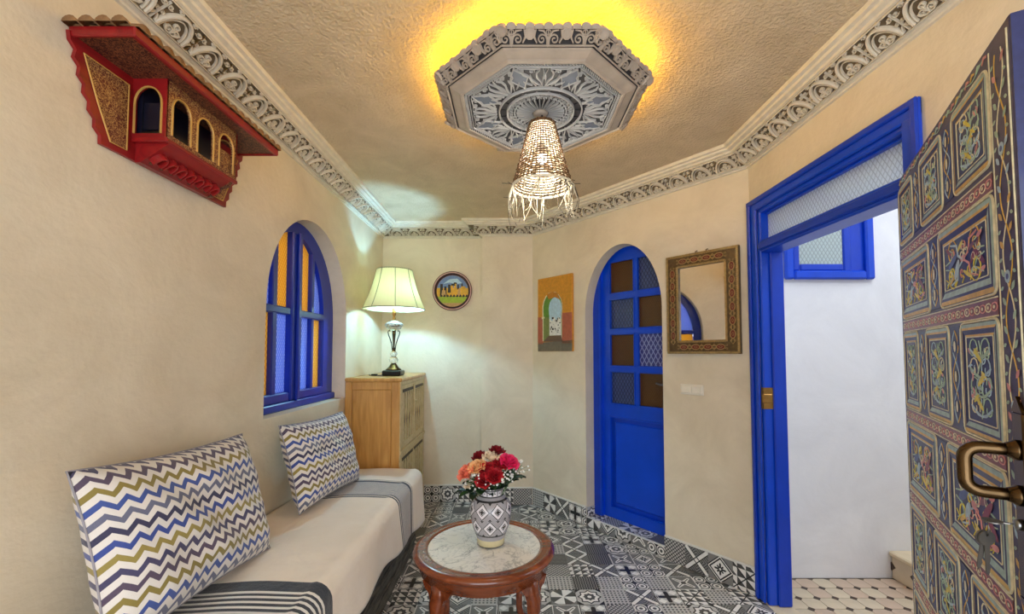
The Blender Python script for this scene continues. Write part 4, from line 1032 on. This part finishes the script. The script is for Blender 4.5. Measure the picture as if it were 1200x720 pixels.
for s in (-1, 1): ov.ribbon(spiral(s * .038, .012, .008, .002, 180 if s > 0 else 0, s * 360, 9), .003, .004, 0, None, False, .021); ov.ribbon(spiral(s * .038, -.012, .008, .002, 180 if s > 0 else 0, -s * 360, 9), .003, .004, 0, None, False, .021)
ov1 = ov.mesh('oval_inset', ['mirror_brass', 'mirror_red'])
dm = MB(); dm.ribbon([(.014, 0), (0, .018), (-.014, 0), (0, -.018)], .005, .006, 0, None, True, .021); dm.flat([(.012, 0), (0, .016), (-.012, 0), (0, -.016)], .0225, 1); dm = dm.mesh('diamond_inset', ['mirror_brass', 'mirror_frame'])
mid = fw / 2
for k in range(4):
    x = mid + .035 + (mw - fw - .07) * (k + .5) / 4
    for y in (mid, mh - mid): link('oval_inset', ov1, mi_o, T3((x, y, 0)))
    if k: 
        for y in (mid, mh - mid): link('diamond_inset', dm, mi_o, T3((mid + .035 + (mw - fw - .07) * k / 4, y, 0)))
for k in range(6):
    y = mid + .035 + (mh - fw - .07) * (k + .5) / 6
    for x in (mid, mw - mid): link('oval_inset', ov1, mi_o, T3((x, y, 0)) @ Matrix.Rotation(PI / 2, 4, 'Z'))
    for x in (mid, mw - mid): link('diamond_inset', dm, mi_o, T3((x, mid + .035 + (mh - fw - .07) * k / 6, 0)))
for x in (.2, .27): MB().tube([(x, mh - .005, .004), (x, mh + .012, .004), (x + .012, mh + .014, .004)], .0035, 6).build('hanging_hook', 'mirror_frame', mi_o)

# ------------------------------------------------------------------ double light switch
mat('switch_plastic', (238, 230, 212), .4, var=.03)
ls = thing('light_switch', 'cream double rocker light switch on the wall under the mirror', 'light switch', off(FC, 1.474, 1.126, .0005))
MB().box((0, 0, 0), (.158, .07, .008), 0, .004).build('plate', 'switch_plastic', ls)
for k in range(2): MB().box((.010 + .072 * k, .01, .006), (.076 + .072 * k, .06, .015), 0, .004).build('rocker', 'switch_plastic', ls)

# ------------------------------------------------------------------ open painted door
H0 = Vector((1.432, 1.562, 0)); dd = Vector((-.64, -1, 0)).normalized()
FDoor = frame(H0, dd)
pdn = thing('door_2', 'open wooden door painted with colourful floral panels', 'door', FDoor, None, 'structure')
for nm, cc in dict(d_navy=(34, 42, 92), d_plum=(66, 56, 88), d_mar=(132, 82, 88), d_yel=(220, 178, 76), d_pale=(164, 190, 184), d_line=(230, 222, 186), d_leaf=(172, 200, 176), d_yel2=(232, 214, 60), d_pink=(222, 148, 140), d_red=(132, 40, 50), d_blue=(62, 84, 150), d_sky=(176, 204, 222)).items(): mat(nm, cc, .42, var=.18, scale=50, coat=.15)
DW, DH = .945, 2.03
MB().box((0, .012, -.042), (DW, DH, 0), 0, .002).build('door_leaf', 'd_plum', pdn)
MB().box((DW - .002, .014, -.0415), (DW + .004, DH - .002, -.001)).build('edge_lipping', 'd_navy', pdn)
LM = ['d_navy', 'd_yel', 'd_pale', 'd_line', 'd_leaf', 'd_yel2', 'd_pink', 'd_red', 'd_blue', 'd_sky', 'd_mar', 'd_plum']
IX = {n: i for i, n in enumerate(LM)}
def door_panel(w, h, kind):
    """sunk panel with bevelled, striped edges; origin at centre"""
    g = MB(); a, b_ = w / 2, h / 2
    lv = [(0, .002), (.011, .0028), (.018, .0032), (.032, .0012), (.039, .0008)]
    if w < .25: lv = [(0, .002), (.008, .0028), (.0135, .0032), (.0245, .0012), (.030, .0008)]
    def loop(d, z): return [(-a + d, -b_ + d, z), (a - d, -b_ + d, z), (a - d, b_ - d, z), (-a + d, b_ - d, z)]
    side = [('d_yel', 'd_navy', 'd_pale', 'd_navy'), ('d_pale', 'd_navy', 'd_pale', 'd_navy'), ('d_pale', 'd_yel', 'd_navy', 'd_yel'), ('d_navy', 'd_yel', 'd_navy', 'd_pale')]
    for j in range(4):
        l0, l1 = loop(*lv[j]), loop(*lv[j + 1])
        for s in range(4):
            t = (s + 1) % 4; g.add([l0[s], l0[t], l1[t], l1[s]], [(0, 1, 2, 3)], IX[side[s][j]])
    l = loop(*lv[4]); g.add(l, [(0, 1, 2, 3)], IX['d_navy'])
    g.ribbon(rrect(-a - .004, -b_ - .004, a + .004, b_ + .004, .022), .0055, .0030, IX['d_line'], None, True, .0003)
    d = lv[4][0]; g.ribbon(rrect(-a + d, -b_ + d, a - d, b_ - d, .004, 2), .003, .0012, IX['d_line'], None, True, .0008)
    return g.mesh('panel', LM), a - d, b_ - d
def motif(a, b_, kind, seed):
    g = MB(); rn = random.Random(seed); z = .0009
    def R(P, w, c): g.ribbon(P, w, .0012, IX[c], None, False, z, True)
    def blob(x, y, rx, ry, an, c):
        P = [(x + rx * math.cos(t) * math.cos(an) - ry * math.sin(t) * math.sin(an), y + rx * math.cos(t) * math.sin(an) + ry * math.sin(t) * math.cos(an)) for t in [2 * PI * i / 10 for i in range(10)]]
        g.flat(P, z + .001 + rn.random() * .0006, IX[c])
    if kind == 'tall':
        R([(0, -b_ * .9), (a * .2, -b_ * .4), (-a * .2, b_ * .1), (a * .15, b_ * .5), (0, b_ * .9)], .006, 'd_leaf')
        for s in (-1, 1):
            for k in range(4):
                y0 = -b_ * .85 + k * b_ * .45
                R([(x * s, y) for x, y in spiral(a * .48, y0 + b_ * .2, a * .38, a * .1, 200, -400, 12)], .004, rn.choice(['d_leaf', 'd_sky', 'd_leaf', 'd_line']))
                R([(0, y0), (s * a * .3, y0 + b_ * .04), (s * a * .75, y0 + b_ * .22)], .008, rn.choice(['d_leaf', 'd_sky']))
        for k in range(3):
            y0 = b_ * (.55 - .55 * k); s = 1 if k % 2 else -1
            blob(s * a * .1, y0, a * .34, b_ * .07, s * .6, 'd_yel2'); blob(s * a * .3, y0 + b_ * .1, a * .24, b_ * .055, -s * .5, 'd_yel2'); R([(s * a * -.1, y0 - b_ * .1), (s * a * .25, y0 - b_ * .02), (s * a * .1, y0 + b_ * .12)], .006, 'd_yel')
        for k in range(10):
            x0, y0 = rn.uniform(-.8, .8) * a, rn.uniform(-.9, .9) * b_
            R(spiral(x0 * .8, y0 * .9, a * .2, a * .04, rn.uniform(0, 360), rn.choice((-1, 1)) * 330, 9), .0035, rn.choice(['d_leaf', 'd_line', 'd_sky']))
            blob(x0, y0, a * .16, b_ * .03, rn.uniform(0, 3), rn.choice(['d_leaf', 'd_leaf', 'd_sky']))
        for k in range(5): blob(rn.choice((-1, 1)) * a * rn.uniform(.45, .75), b_ * rn.uniform(-.8, .8), a * .13, b_ * .05, rn.uniform(0, 3), 'd_pink')
    else:
        for s in (-1, 1):
            for t in (-1, 1):
                R([(s * x, t * y) for x, y in spiral(a * .55, b_ * .5, a * .26, a * .05, 180, -480, 16)], .005, 'd_yel2' if t < 0 else rn.choice(['d_line', 'd_yel']))
                R([(0, 0), (s * a * .25, t * b_ * .25), (s * a * .3, t * b_ * .7), (s * a * .62, t * b_ * .85)], .008, 'd_sky' if s < 0 else 'd_pink')
                R([(s * a * .9, t * b_ * .1), (s * a * .6, t * b_ * .2), (s * a * .5, t * b_ * .5), (s * a * .85, t * b_ * .8)], .006, 'd_leaf')
        for (x, y, rx, ry, an, c) in ((-.5, .1, .26, .16, .4, 'd_blue'), (-.3, -.3, .2, .2, .9, 'd_sky'), (.55, .15, .3, .14, .7, 'd_red'), (.72, -.2, .24, .14, -.6, 'd_red'), (.4, .35, .18, .1, .3, 'd_mar'), (0, .05, .12, .14, 0, 'd_pink'), (-.1, .6, .16, .1, .5, 'd_yel2'), (.2, -.65, .22, .09, -.4, 'd_yel2'), (-.55, -.65, .2, .09, .5, 'd_yel'), (-.7, .6, .16, .1, -.5, 'd_red'), (.75, .65, .12, .1, .2, 'd_pink'), (.8, -.7, .14, .1, .2, 'd_pink')): blob(x * a, y * b_, rx * a, ry * b_, an, c)
        for k in range(14):
            x0, y0 = rn.uniform(-.85, .85) * a, rn.uniform(-.85, .85) * b_
            R(spiral(x0 * .85, y0 * .85, b_ * .24, b_ * .05, rn.uniform(0, 360), rn.choice((-1, 1)) * 360, 10), .0038, rn.choice(['d_leaf', 'd_line', 'd_yel2', 'd_line', 'd_pink']))
        for k in range(5): R([(-a * .85 + k * a * .38, -b_ * .92), (-a * .75 + k * a * .38, -b_ * .72), (-a * .9 + k * a * .38, -b_ * .55)], .004, 'd_yel2')
    return g.mesh('painted_motif', LM)
bands = [1.75, 1.495, 1.185, .90, .60, .315]
rowsD = [(1.79, 1.985, 't'), (1.525, 1.722, 'w'), (1.215, 1.467, 't'), (.928, 1.157, 'w'), (.628, .872, 't'), (.343, .572, 'w'), (.055, .287, 't')]
colsT = [(.035, .215), (.315, .525), (.62, .838)]; colsW = [(.035, .37), (.475, .838)]
cache = {}
for i, (z0, z1, k) in enumerate(rowsD):
    cl = colsT if k == 't' else colsW
    for j, (a, b_) in enumerate(cl):
        key = (round(b_ - a, 3), round(z1 - z0, 3), k)
        if key not in cache:
            me, ia, ib = door_panel(b_ - a, z1 - z0, k); cache[key] = (me, [motif(ia, ib, 'tall' if k == 't' else 'wide', 10 + i + q) for q in range(2)])
        me, mo = cache[key]; p = link('panel', me, pdn, T3(((a + b_) / 2, (z0 + z1) / 2, 0))); link('painted_motif', mo[j % 2], p)
    gaps = [(cl[q][1], cl[q + 1][0]) for q in range(len(cl) - 1)]
    for (a, b_) in gaps:
        g = MB(); w = b_ - a - .024; h = z1 - z0; x = (a + b_) / 2; g.box((x - w / 2, z0, 0), (x + w / 2, z1, .0016), IX['d_navy'])
        for s in (-1, 1):
            g.ribbon([(x + s * w * .32 * math.sin(PI * 3 * t / 16), z0 + h * (.04 + .92 * t / 16)) for t in range(17)], .004, .001, IX['d_sky' if s < 0 else 'd_yel'], None, False, .0015)
            g.ribbon([(x + s * w * .4, z0 + h * .1), (x + s * w * .2, z0 + h * .3), (x + s * w * .42, z0 + h * .5), (x + s * w * .2, z0 + h * .7), (x + s * w * .4, z0 + h * .9)], .005, .001, IX['d_blue'], None, False, .0015, True)
        for t in (.2, .5, .8): g.flat(arc(x, z0 + h * t, w * .12, 0, 330, 10, w * .2), .0028, IX['d_line'])
        g.build('painted_strip', LM, pdn)
for zc in bands:
    g = MB(); g.box((.03, zc - .018, 0), (.84, zc + .018, .0016), IX['d_mar'])
    for s in (-1, 1): g.ribbon([(.03, zc + s * .019), (.84, zc + s * .019)], .004, .0022, IX['d_line'], None, False, .0005)
    for k in range(26):
        x = .045 + .81 * k / 26; g.ribbon(arc(x, zc, .0155, 0, 315, 8, .009), .003, .001, IX['d_pink' if k % 2 else 'd_line'], None, True, .0015); g.flat(arc(x, zc, .006, 0, 300, 6, .004), .0026, IX['d_line'])
    g.build('painted_band', LM, pdn)
# vine borders on the free stile and the top rail
g = MB(); g.box((.856, .03, 0), (.934, 2.01, .0012), IX['d_plum'])
for s in (-1, 1): g.ribbon([(.895 + s * .041, .03), (.895 + s * .041, 2.01)], .004, .002, IX['d_line'], None, False, .0005)
for ph in (0, PI): g.ribbon([(.895 + .02 * math.sin(k * .45 + ph), .04 + 1.95 * k / 110) for k in range(111)], .0035, .001, IX['d_line' if ph else 'd_yel'], None, False, .0012)
def almond(x, y, L, wd, an, z, c):
    ca, sa = math.cos(an), math.sin(an); P = [(t * L, wd * math.sin(PI * t)) for t in (0, .25, .5, .75, 1)] + [(t * L, -wd * math.sin(PI * t)) for t in (.75, .5, .25)]
    g.flat([(x + u * ca - v_ * sa, y + u * sa + v_ * ca) for u, v_ in P], z, IX[c])
for k in range(70):
    y = .05 + 1.94 * k / 70; s = 1 if k % 2 else -1; c = ['d_leaf', 'd_leaf', 'd_yel', 'd_sky', 'd_leaf', 'd_pink'][(k // 4) % 6]
    almond(.895 + s * .012, y, .024, .006, (PI / 2 - s * .75), .0026, c); almond(.895 - s * .02, y + .01, .016, .004, (PI / 2 + s * 1.9), .0025, 'd_leaf')
    if k % 9 == 0: g.flat(arc(.895, y, .013, 0, 330, 10), .0032, IX['d_sky']); g.flat(arc(.895, y, .006, 0, 330, 8), .0036, IX['d_blue'])
g.build('vine_border', LM, pdn)
g = MB(); g.ribbon([(.03 + .81 * k / 50, 2.008 + .007 * math.sin(k * .8)) for k in range(51)], .003, .001, IX['d_leaf'], None, False, .0005)
for k in range(24): g.ribbon([(.05 + .8 * k / 24, 2.006), (.06 + .8 * k / 24, 2.016), (.075 + .8 * k / 24, 2.012)], .008, .001, IX[['d_yel', 'd_leaf', 'd_pink'][k % 3]], None, False, .0007, True)
g.build('vine_border', LM, pdn)
# lock plate and looped lever handle
MB().box((.892, .95, .001), (.936, 1.29, .007), 0, .003).build('lock_plate', 'bronze', pdn)
for y, s in ((1.29, 1), (.95, -1)): MB().prism([(.892, y), (.936, y), (.926, y + s * .014), (.914, y + s * .03), (.902, y + s * .014)], .001, .007).build('plate_finial', 'bronze', pdn)
zu, zl, ou = 1.221, 1.138, .078
hp = [(.914, zu, .005), (.914, zu, .04)] + [(.914, zu - .022 + .022 * math.cos(t), ou - .022 + .022 * math.sin(t)) for t in [PI / 2 * i / 5 for i in range(6)]] + [(.914, zl + .022 - .022 * math.sin(t), ou - .022 + .022 * math.cos(t)) for t in [PI / 2 * i / 5 for i in range(6)]] + [(.914, zl, .04), (.914, zl, .005)]
hd = MB().tube(hp, .0115, 14).build('handle', 'bronze', pdn); tag(hd, 'looped bronze pull handle')
for y in (zu, zl): MB().lathe([(.019, 0), (.019, .005), (.015, .010), (.0125, .016)], 16).build('handle_rose', 'bronze', hd, T3((.914, y, .007)))
MB().lathe([(.010, 0), (.010, .006), (.008, .009), (0, .009)], 14).build('lock_cylinder', 'steel', pdn, T3((.914, 1.085, .007)))
mat('key_steel', (120, 116, 110), .4, .8)
ky = thing('door_key', 'steel key with a second key hanging from the painted door lock', 'key', FDoor @ T3((.914, 1.085, .0165)))
def keyshape(name, M, L):
    g = MB(); g.prism(arc(0, 0, .016, 0, 345, 20, .014), -.0012, .0012, 0, None, [arc(0, .007, .003, 0, 330, 10)]); g.prism([(-.0045, -.012), (.0045, -.012), (.0045, -L), (0, -L - .006), (-.0045, -L + .008), (-.002, -L * .75), (-.0045, -L * .65), (-.0045, -L * .5)], -.001, .001); g.build(name, 'key_steel', ky, M)
keyshape('inserted_key', T3((0, 0, .028)) @ Matrix.Rotation(-PI / 2, 4, 'X') @ Matrix.Scale(-1, 4, (0, 1, 0)), .022)
MB().tube([(.012 * math.cos(a), -.012 + .012 * math.sin(a), .036) for a in [2 * PI * i / 16 for i in range(16)]], .001, 5, 0, True, None, True).build('key_ring', 'key_steel', ky)
KR = T3((0, -.034, .036)) @ Matrix.Rotation(-PI / 2 + .6, 4, 'Y')
keyshape('hanging_key', KR, .062); keyshape('hanging_key', KR @ T3((.002, 0, .004)) @ Matrix.Rotation(.2, 4, 'Z'), .054)

# ------------------------------------------------------------------ coffee table
TX, TY, TZ = -.133, 2.10, .48
tb = thing('coffee_table', 'round wooden coffee table with white marble top', 'table', at(TX, TY, 0, .06))
def marble():
    m, nt, b = new_mat('marble'); a = noise(nt, 7, 6, rough=.6, dist=1.4); v = (X(nt, a) - .5).abs()
    a2 = noise(nt, 3.3, 5, rough=.6, dist=2.2); v2 = (X(nt, a2) - .5).abs()
    k = ((v * 30).mn(1) * .35 + .65) * ((v2 * 40).mn(1) * .5 + .5)
    nt.links.new(ramp(nt, k, [(.2, lin((120, 122, 122))), (.6, lin((206, 206, 200))), (.95, lin((234, 232, 224)))]), b.inputs['Base Color']); b.inputs['Roughness'].default_value = .18; MATS['marble'] = m
marble()
MB().lathe([(.268, TZ - .03), (.268, TZ - .004), (.272, TZ), (.285, TZ + .003), (.30, TZ - .002), (.308, TZ + .002), (.322, TZ), (.334, TZ - .008), (.338, TZ - .018), (.332, TZ - .028), (.318, TZ - .032), (.32, TZ - .04), (.312, TZ - .046), (.306, TZ - .085), (.298, TZ - .09), (.268, TZ - .09), (.268, TZ - .03)], 72, 0, True, None, False).build('rim', 'table_wood', tb)
MB().lathe([(0, TZ - .028), (.2685, TZ - .028), (.2685, TZ - .003), (.266, TZ - .001), (0, TZ - .001)], 64, 0, False).build('marble_top', 'marble', tb)
def leg_mesh():
    g = MB(); prof_ = [(.302, .405, .062, .05), (.306, .37, .062, .048), (.318, .33, .056, .05), (.322, .29, .046, .046), (.312, .24, .038, .04), (.298, .18, .032, .034), (.288, .12, .027, .03), (.287, .07, .026, .03), (.297, .035, .03, .036), (.312, .012, .034, .044), (.314, .0, .032, .042)]
    v, fs = [], []; n = 10
    for (r, z, wt, wr) in prof_:
        for i in range(n): a = 2 * PI * i / n; v.append((r - .02 + wr / 2 * 1.1 * math.cos(a), wt * .62 * (abs(math.sin(a)) ** .7) * (1 if math.sin(a) > 0 else -1), z))
    for j in range(len(prof_) - 1):
        for i in range(n): fs.append((j * n + i, j * n + (i + 1) % n, (j + 1) * n + (i + 1) % n, (j + 1) * n + i))
    fs.append(list(range(n))); fs.append([(len(prof_) - 1) * n + i for i in range(n)]); g.add(v, fs, 0, True)
    for s in (-1, 1):       # shaped ears where the leg meets the apron
        g.prism([(.0, .40), (s * .09, .40), (s * .075, .375), (s * .05, .36), (s * .036, .325), (s * .03, .27), (0, .27)], .284, .302, 0, lambda p: Vector((p.z, p.x, p.y)))
    return g.mesh('leg', 'table_wood')
lg = leg_mesh()
for k in range(4): link('leg', lg, tb, Matrix.Rotation(math.radians(-43 + 90 * k), 4, 'Z'))

# ------------------------------------------------------------------ vase with a bouquet
def vase_mat():
    m, nt, b = new_mat('vase_glaze'); u, v = uv_xy(nt)
    tc = nt.nodes.new('ShaderNodeTexCoord'); sp = nt.nodes.new('ShaderNodeSeparateXYZ'); nt.links.new(tc.outputs['Object'], sp.inputs[0]); z = X(nt, sp.outputs[2])
    W_, B_, G_ = .74, .035, .36
    a = ((u * 9).fr() - .5).abs() * 2; body = (z - .062) / .0765; h = (body.fr() - .5).abs() * 2
    sh = (u * 8 + body.fl() * .5); a = (sh.fr() - .5).abs() * 2; d = a + h
    g = u * 0 + W_; g = mixv(g, G_, d > 1.02); g = mixv(g, B_, d.between(.86, 1.0)); g = mixv(g, B_, ((d - .42).abs() < .05)); g = mixv(g, B_, (a < .1) * (h < .28) + (h < .1) * (a < .28)); g = mixv(g, B_, d > 1.75)
    g = mixv(g, G_, (z > .221) + (z < .062)); g = mixv(g, B_, z.between(.215, .222) + z.between(.056, .062) + z.between(.232, .236) + z.between(.262, .266))
    g = mixv(g, W_, z.between(.238, .26) * (((u * 14).fr() - .5).abs() * 2 < .62)); g = mixv(g, B_, z.between(.245, .253) * (((u * 14).fr() - .5).abs() * 2 < .2))
    g = mixv(g, .62, z.between(.006, .034)); g = mixv(g, .05, z < .006)
    yl = z.between(.006, .034); n = X(nt, noise(nt, 40, 3)) * .3 + .85; cc = nt.nodes.new('ShaderNodeCombineColor')
    for i, t in enumerate((.98, .93, .95)):
        q = g * n * (yl * ((1.0, .86, .5)[i] - t) + t); nt.links.new(q.v, cc.inputs[i])
    nt.links.new(cc.outputs[0], b.inputs['Base Color']); b.inputs['Roughness'].default_value = .25; MATS['vase_glaze'] = m
vase_mat()
VX, VY, VZ = -.103, 2.11, TZ + .0005
va = thing('vase', 'black and white diamond patterned ceramic vase on the marble table', 'vase', at(VX, VY, VZ, .4))
vp = [(.06, 0), (.066, .004), (.066, .03), (.072, .045), (.086, .08), (.096, .12), (.1, .155), (.097, .185), (.086, .21), (.068, .226), (.058, .234), (.056, .245), (.06, .26), (.064, .268), (.061, .271), (.055, .268), (.051, .25), (.06, .225), (.08, .2), (.088, .16), (.08, .1), (.05, .03), (.0, .02)]
MB().lathe(vp, 64, 0, True, None, False, True).build('body', 'vase_glaze', va, None, True)
MB().lathe([(0, .001), (.06, .001), (.06, .003)], 32).build('foot', 'p_dark', va)
for nm, cc in dict(f_red=(170, 18, 32), f_dark=(128, 12, 24), f_pink=(226, 40, 100), f_coral=(240, 130, 100), f_peach=(244, 186, 128), f_cream=(238, 218, 190)).items(): mat(nm, cc, .6, var=.18, scale=60)
mat('stem_green', (62, 92, 40), .6); mat('leaf_green', (44, 74, 32), .5, var=.3, scale=40); mat('leaf_dark', (30, 50, 28), .5, var=.3, scale=40); mat('blossom_white', (236, 234, 226), .7)
def rose_head(seed, col, R=.034):
    R *= 1.12
    g = MB(); rn = random.Random(seed)
    for layer, (n, r, h, opn) in enumerate(((3, .28, 1.0, .05), (4, .5, .98, .18), (5, .75, .9, .42), (6, .98, .72, .8))):
        for k in range(n):
            a0 = 2 * PI * k / n + layer * .7 + rn.uniform(-.15, .15); sp = 2 * PI / n * 1.3
            def fn(u, v, a0=a0, sp=sp, r=r, h=h, opn=opn):
                a = a0 + (u - .5) * sp; ed = 1 - .5 * abs(u - .5) ** 2 * 4 * v; rr = R * r * (.35 + .65 * v ** .6) * (1 + opn * .35 * v ** 3); zz = R * (h * 1.25 * v * ed - .25 - opn * .22 * v ** 4)
                return (rr * math.cos(a), rr * math.sin(a), zz)
            g.grid(5, 4, fn)
    g.ball((0, 0, -.2 * R), R * .35, 8, 5)
    return g.mesh('bloom', col)
leaf_g = MB(); leaf_g.grid(4, 6, lambda u, v: ((u - .5) * .036 * math.sin(PI * min(.98, v * .95 + .04)) ** .8, .062 * v, .008 * math.sin(v * 2.5) + .012 * abs(u - .5))); leaf_m = [leaf_g.mesh('leaf', 'leaf_green'), leaf_g.mesh('leaf', 'leaf_dark')]
mouth = Vector((VX, VY, VZ + .262))
def bez(p, q, bend): 
    mid_ = p.lerp(q, .5) + bend; return [((1 - t) ** 2) * p + 2 * t * (1 - t) * mid_ + t * t * q for t in [i / 7 for i in range(8)]]
roses = [  # dx, dz above the rim, dy, colour, radius, label
    (-.112, .078, -.03, 'f_coral', .036, 'coral rose reaching out over the vase beside a peach rose'), (-.062, .106, -.04, 'f_peach', .034, 'pale peach rose in the vase between coral and dark red roses'),
    (.085, .126, -.03, 'f_pink', .038, 'bright magenta pink rose in the vase bouquet'), (.0, .145, -.005, 'f_cream', .032, 'cream white rose in the middle of the vase bouquet'),
    (-.055, .142, .02, 'f_dark', .031, 'dark red rose in the vase behind the peach rose'), (.028, .165, .03, 'f_dark', .032, 'dark red rose at the top of the vase bouquet'),
    (-.025, .055, -.07, 'f_red', .034, 'red rose low at the front of the vase bouquet'), (.018, .075, -.075, 'f_red', .033, 'red rose low in the vase under the cream rose'),
    (.042, .115, -.03, 'f_red', .03, 'red rose in the vase beside the magenta rose'), (-.02, .105, -.05, 'f_red', .027, 'small red rose in the vase just below the cream rose'), (-.10, .03, -.035, 'f_cream', .022, 'small cream bud at the side of the vase under the coral rose')]
for i, (dx, dz, dy, c_, R_, lab) in enumerate(roses):
    tip = mouth + Vector((dx, dy, dz)); base = mouth + Vector((dx * .22, dy * .22, -.14))
    o = thing('rose', lab, 'rose', T3(tip), 'roses in the patterned vase')
    bend = Vector((-dx * .18, -dy * .18, .05)); pts = [p - tip for p in bez(base, tip - Vector((0, 0, R_ * .3)), bend)]
    MB().tube(pts, .0028, 6).build('stem', 'stem_green', o)
    dirn = (pts[-1] - pts[-2]).normalized(); dirn = (dirn + Vector((dx * 2, dy * 4 - .25, .5))).normalized(); qm = Vector((0, 0, 1)).rotation_difference(dirn).to_matrix().to_4x4()
    link('bloom', rose_head(20 + i, c_, R_), o, qm)
    for k in range(3):
        p = pts[4 + k % 3]; link('leaf', leaf_m[(i + k) % 2], o, T3(p) @ Matrix.Rotation(i * 1.3 + k * 2.1, 4, 'Z') @ Matrix.Rotation(.5 - .5 * k, 4, 'X'))
sprig = [(.12, .085, -.03, 'white filler sprig leaning out beneath the magenta rose', 1), (.07, .075, -.06, 'white filler sprig in front of the magenta rose stems', 0), (-.085, .04, -.055, 'white filler sprig at the vase side under the coral rose', 0), (-.05, .06, -.07, 'white filler sprig under the peach rose', 1), (.035, .05, -.085, 'white filler sprig low at the front of the bouquet', 0), (.15, .11, .0, 'long white filler sprig with dark leaf reaching past the magenta rose', 1)]
for i, (dx, dz, dy, lab, lf) in enumerate(sprig):
    tip = mouth + Vector((dx, dy, dz)); base = mouth + Vector((dx * .2, dy * .2, -.12)); rn = random.Random(60 + i)
    o = thing('filler_sprig', lab, 'flower', T3(tip), 'white filler sprigs in the vase')
    pts = [p - tip for p in bez(base, tip, Vector((-dx * .1, 0, .04)))]; g = MB(); g.tube(pts, .0016, 5); bl = MB()
    for k in range(15):
        e = Vector((rn.uniform(-.038, .038), rn.uniform(-.03, .02), rn.uniform(-.035, .03))); g.tube([pts[5], pts[5].lerp(e, .6) + Vector((0, 0, .006)), e], .0008, 4); bl.ball(e, rn.uniform(.004, .0065), 7, 5)
    g.build('stem', 'stem_green', o); tag(bl.build('blossoms', 'blossom_white', o), None, None, None, 'stuff')
    for k in range(2): link('leaf', leaf_m[1 - k], o, T3(pts[4 + k]) @ Matrix.Rotation((-1.2 if dx > 0 else 1.2) + k * .9, 4, 'Z') @ Matrix.Rotation(.2 + .3 * k, 4, 'X') @ Matrix.Scale(1.15, 4))
for i, (dx, dz, an, tl, lab) in enumerate(((-.12, -.005, 1.9, -.3, 'drooping dark leaf spray over the vase shoulder below the coral rose'), (.12, .06, -1.5, .1, 'broad dark green leaf spray under the magenta rose'), (-.05, .01, 2.7, -.2, 'dark leaf spray at the vase mouth in front'))):
    tip = mouth + Vector((dx, -.04, dz)); base = mouth + Vector((dx * .2, -.012, -.1)); o = thing('leaf_spray', lab, 'leaf', T3(tip), 'green leaf sprays in the vase')
    pts = [p - tip for p in bez(base, tip, Vector((0, 0, .06)))]; MB().tube(pts, .002, 5).build('stem', 'stem_green', o)
    for k in range(4): link('leaf', leaf_m[k % 2], o, T3(pts[7 - k]) @ Matrix.Rotation(an + (k - 1.5) * .8, 4, 'Z') @ Matrix.Rotation(tl, 4, 'X') @ Matrix.Scale(1.1, 4))
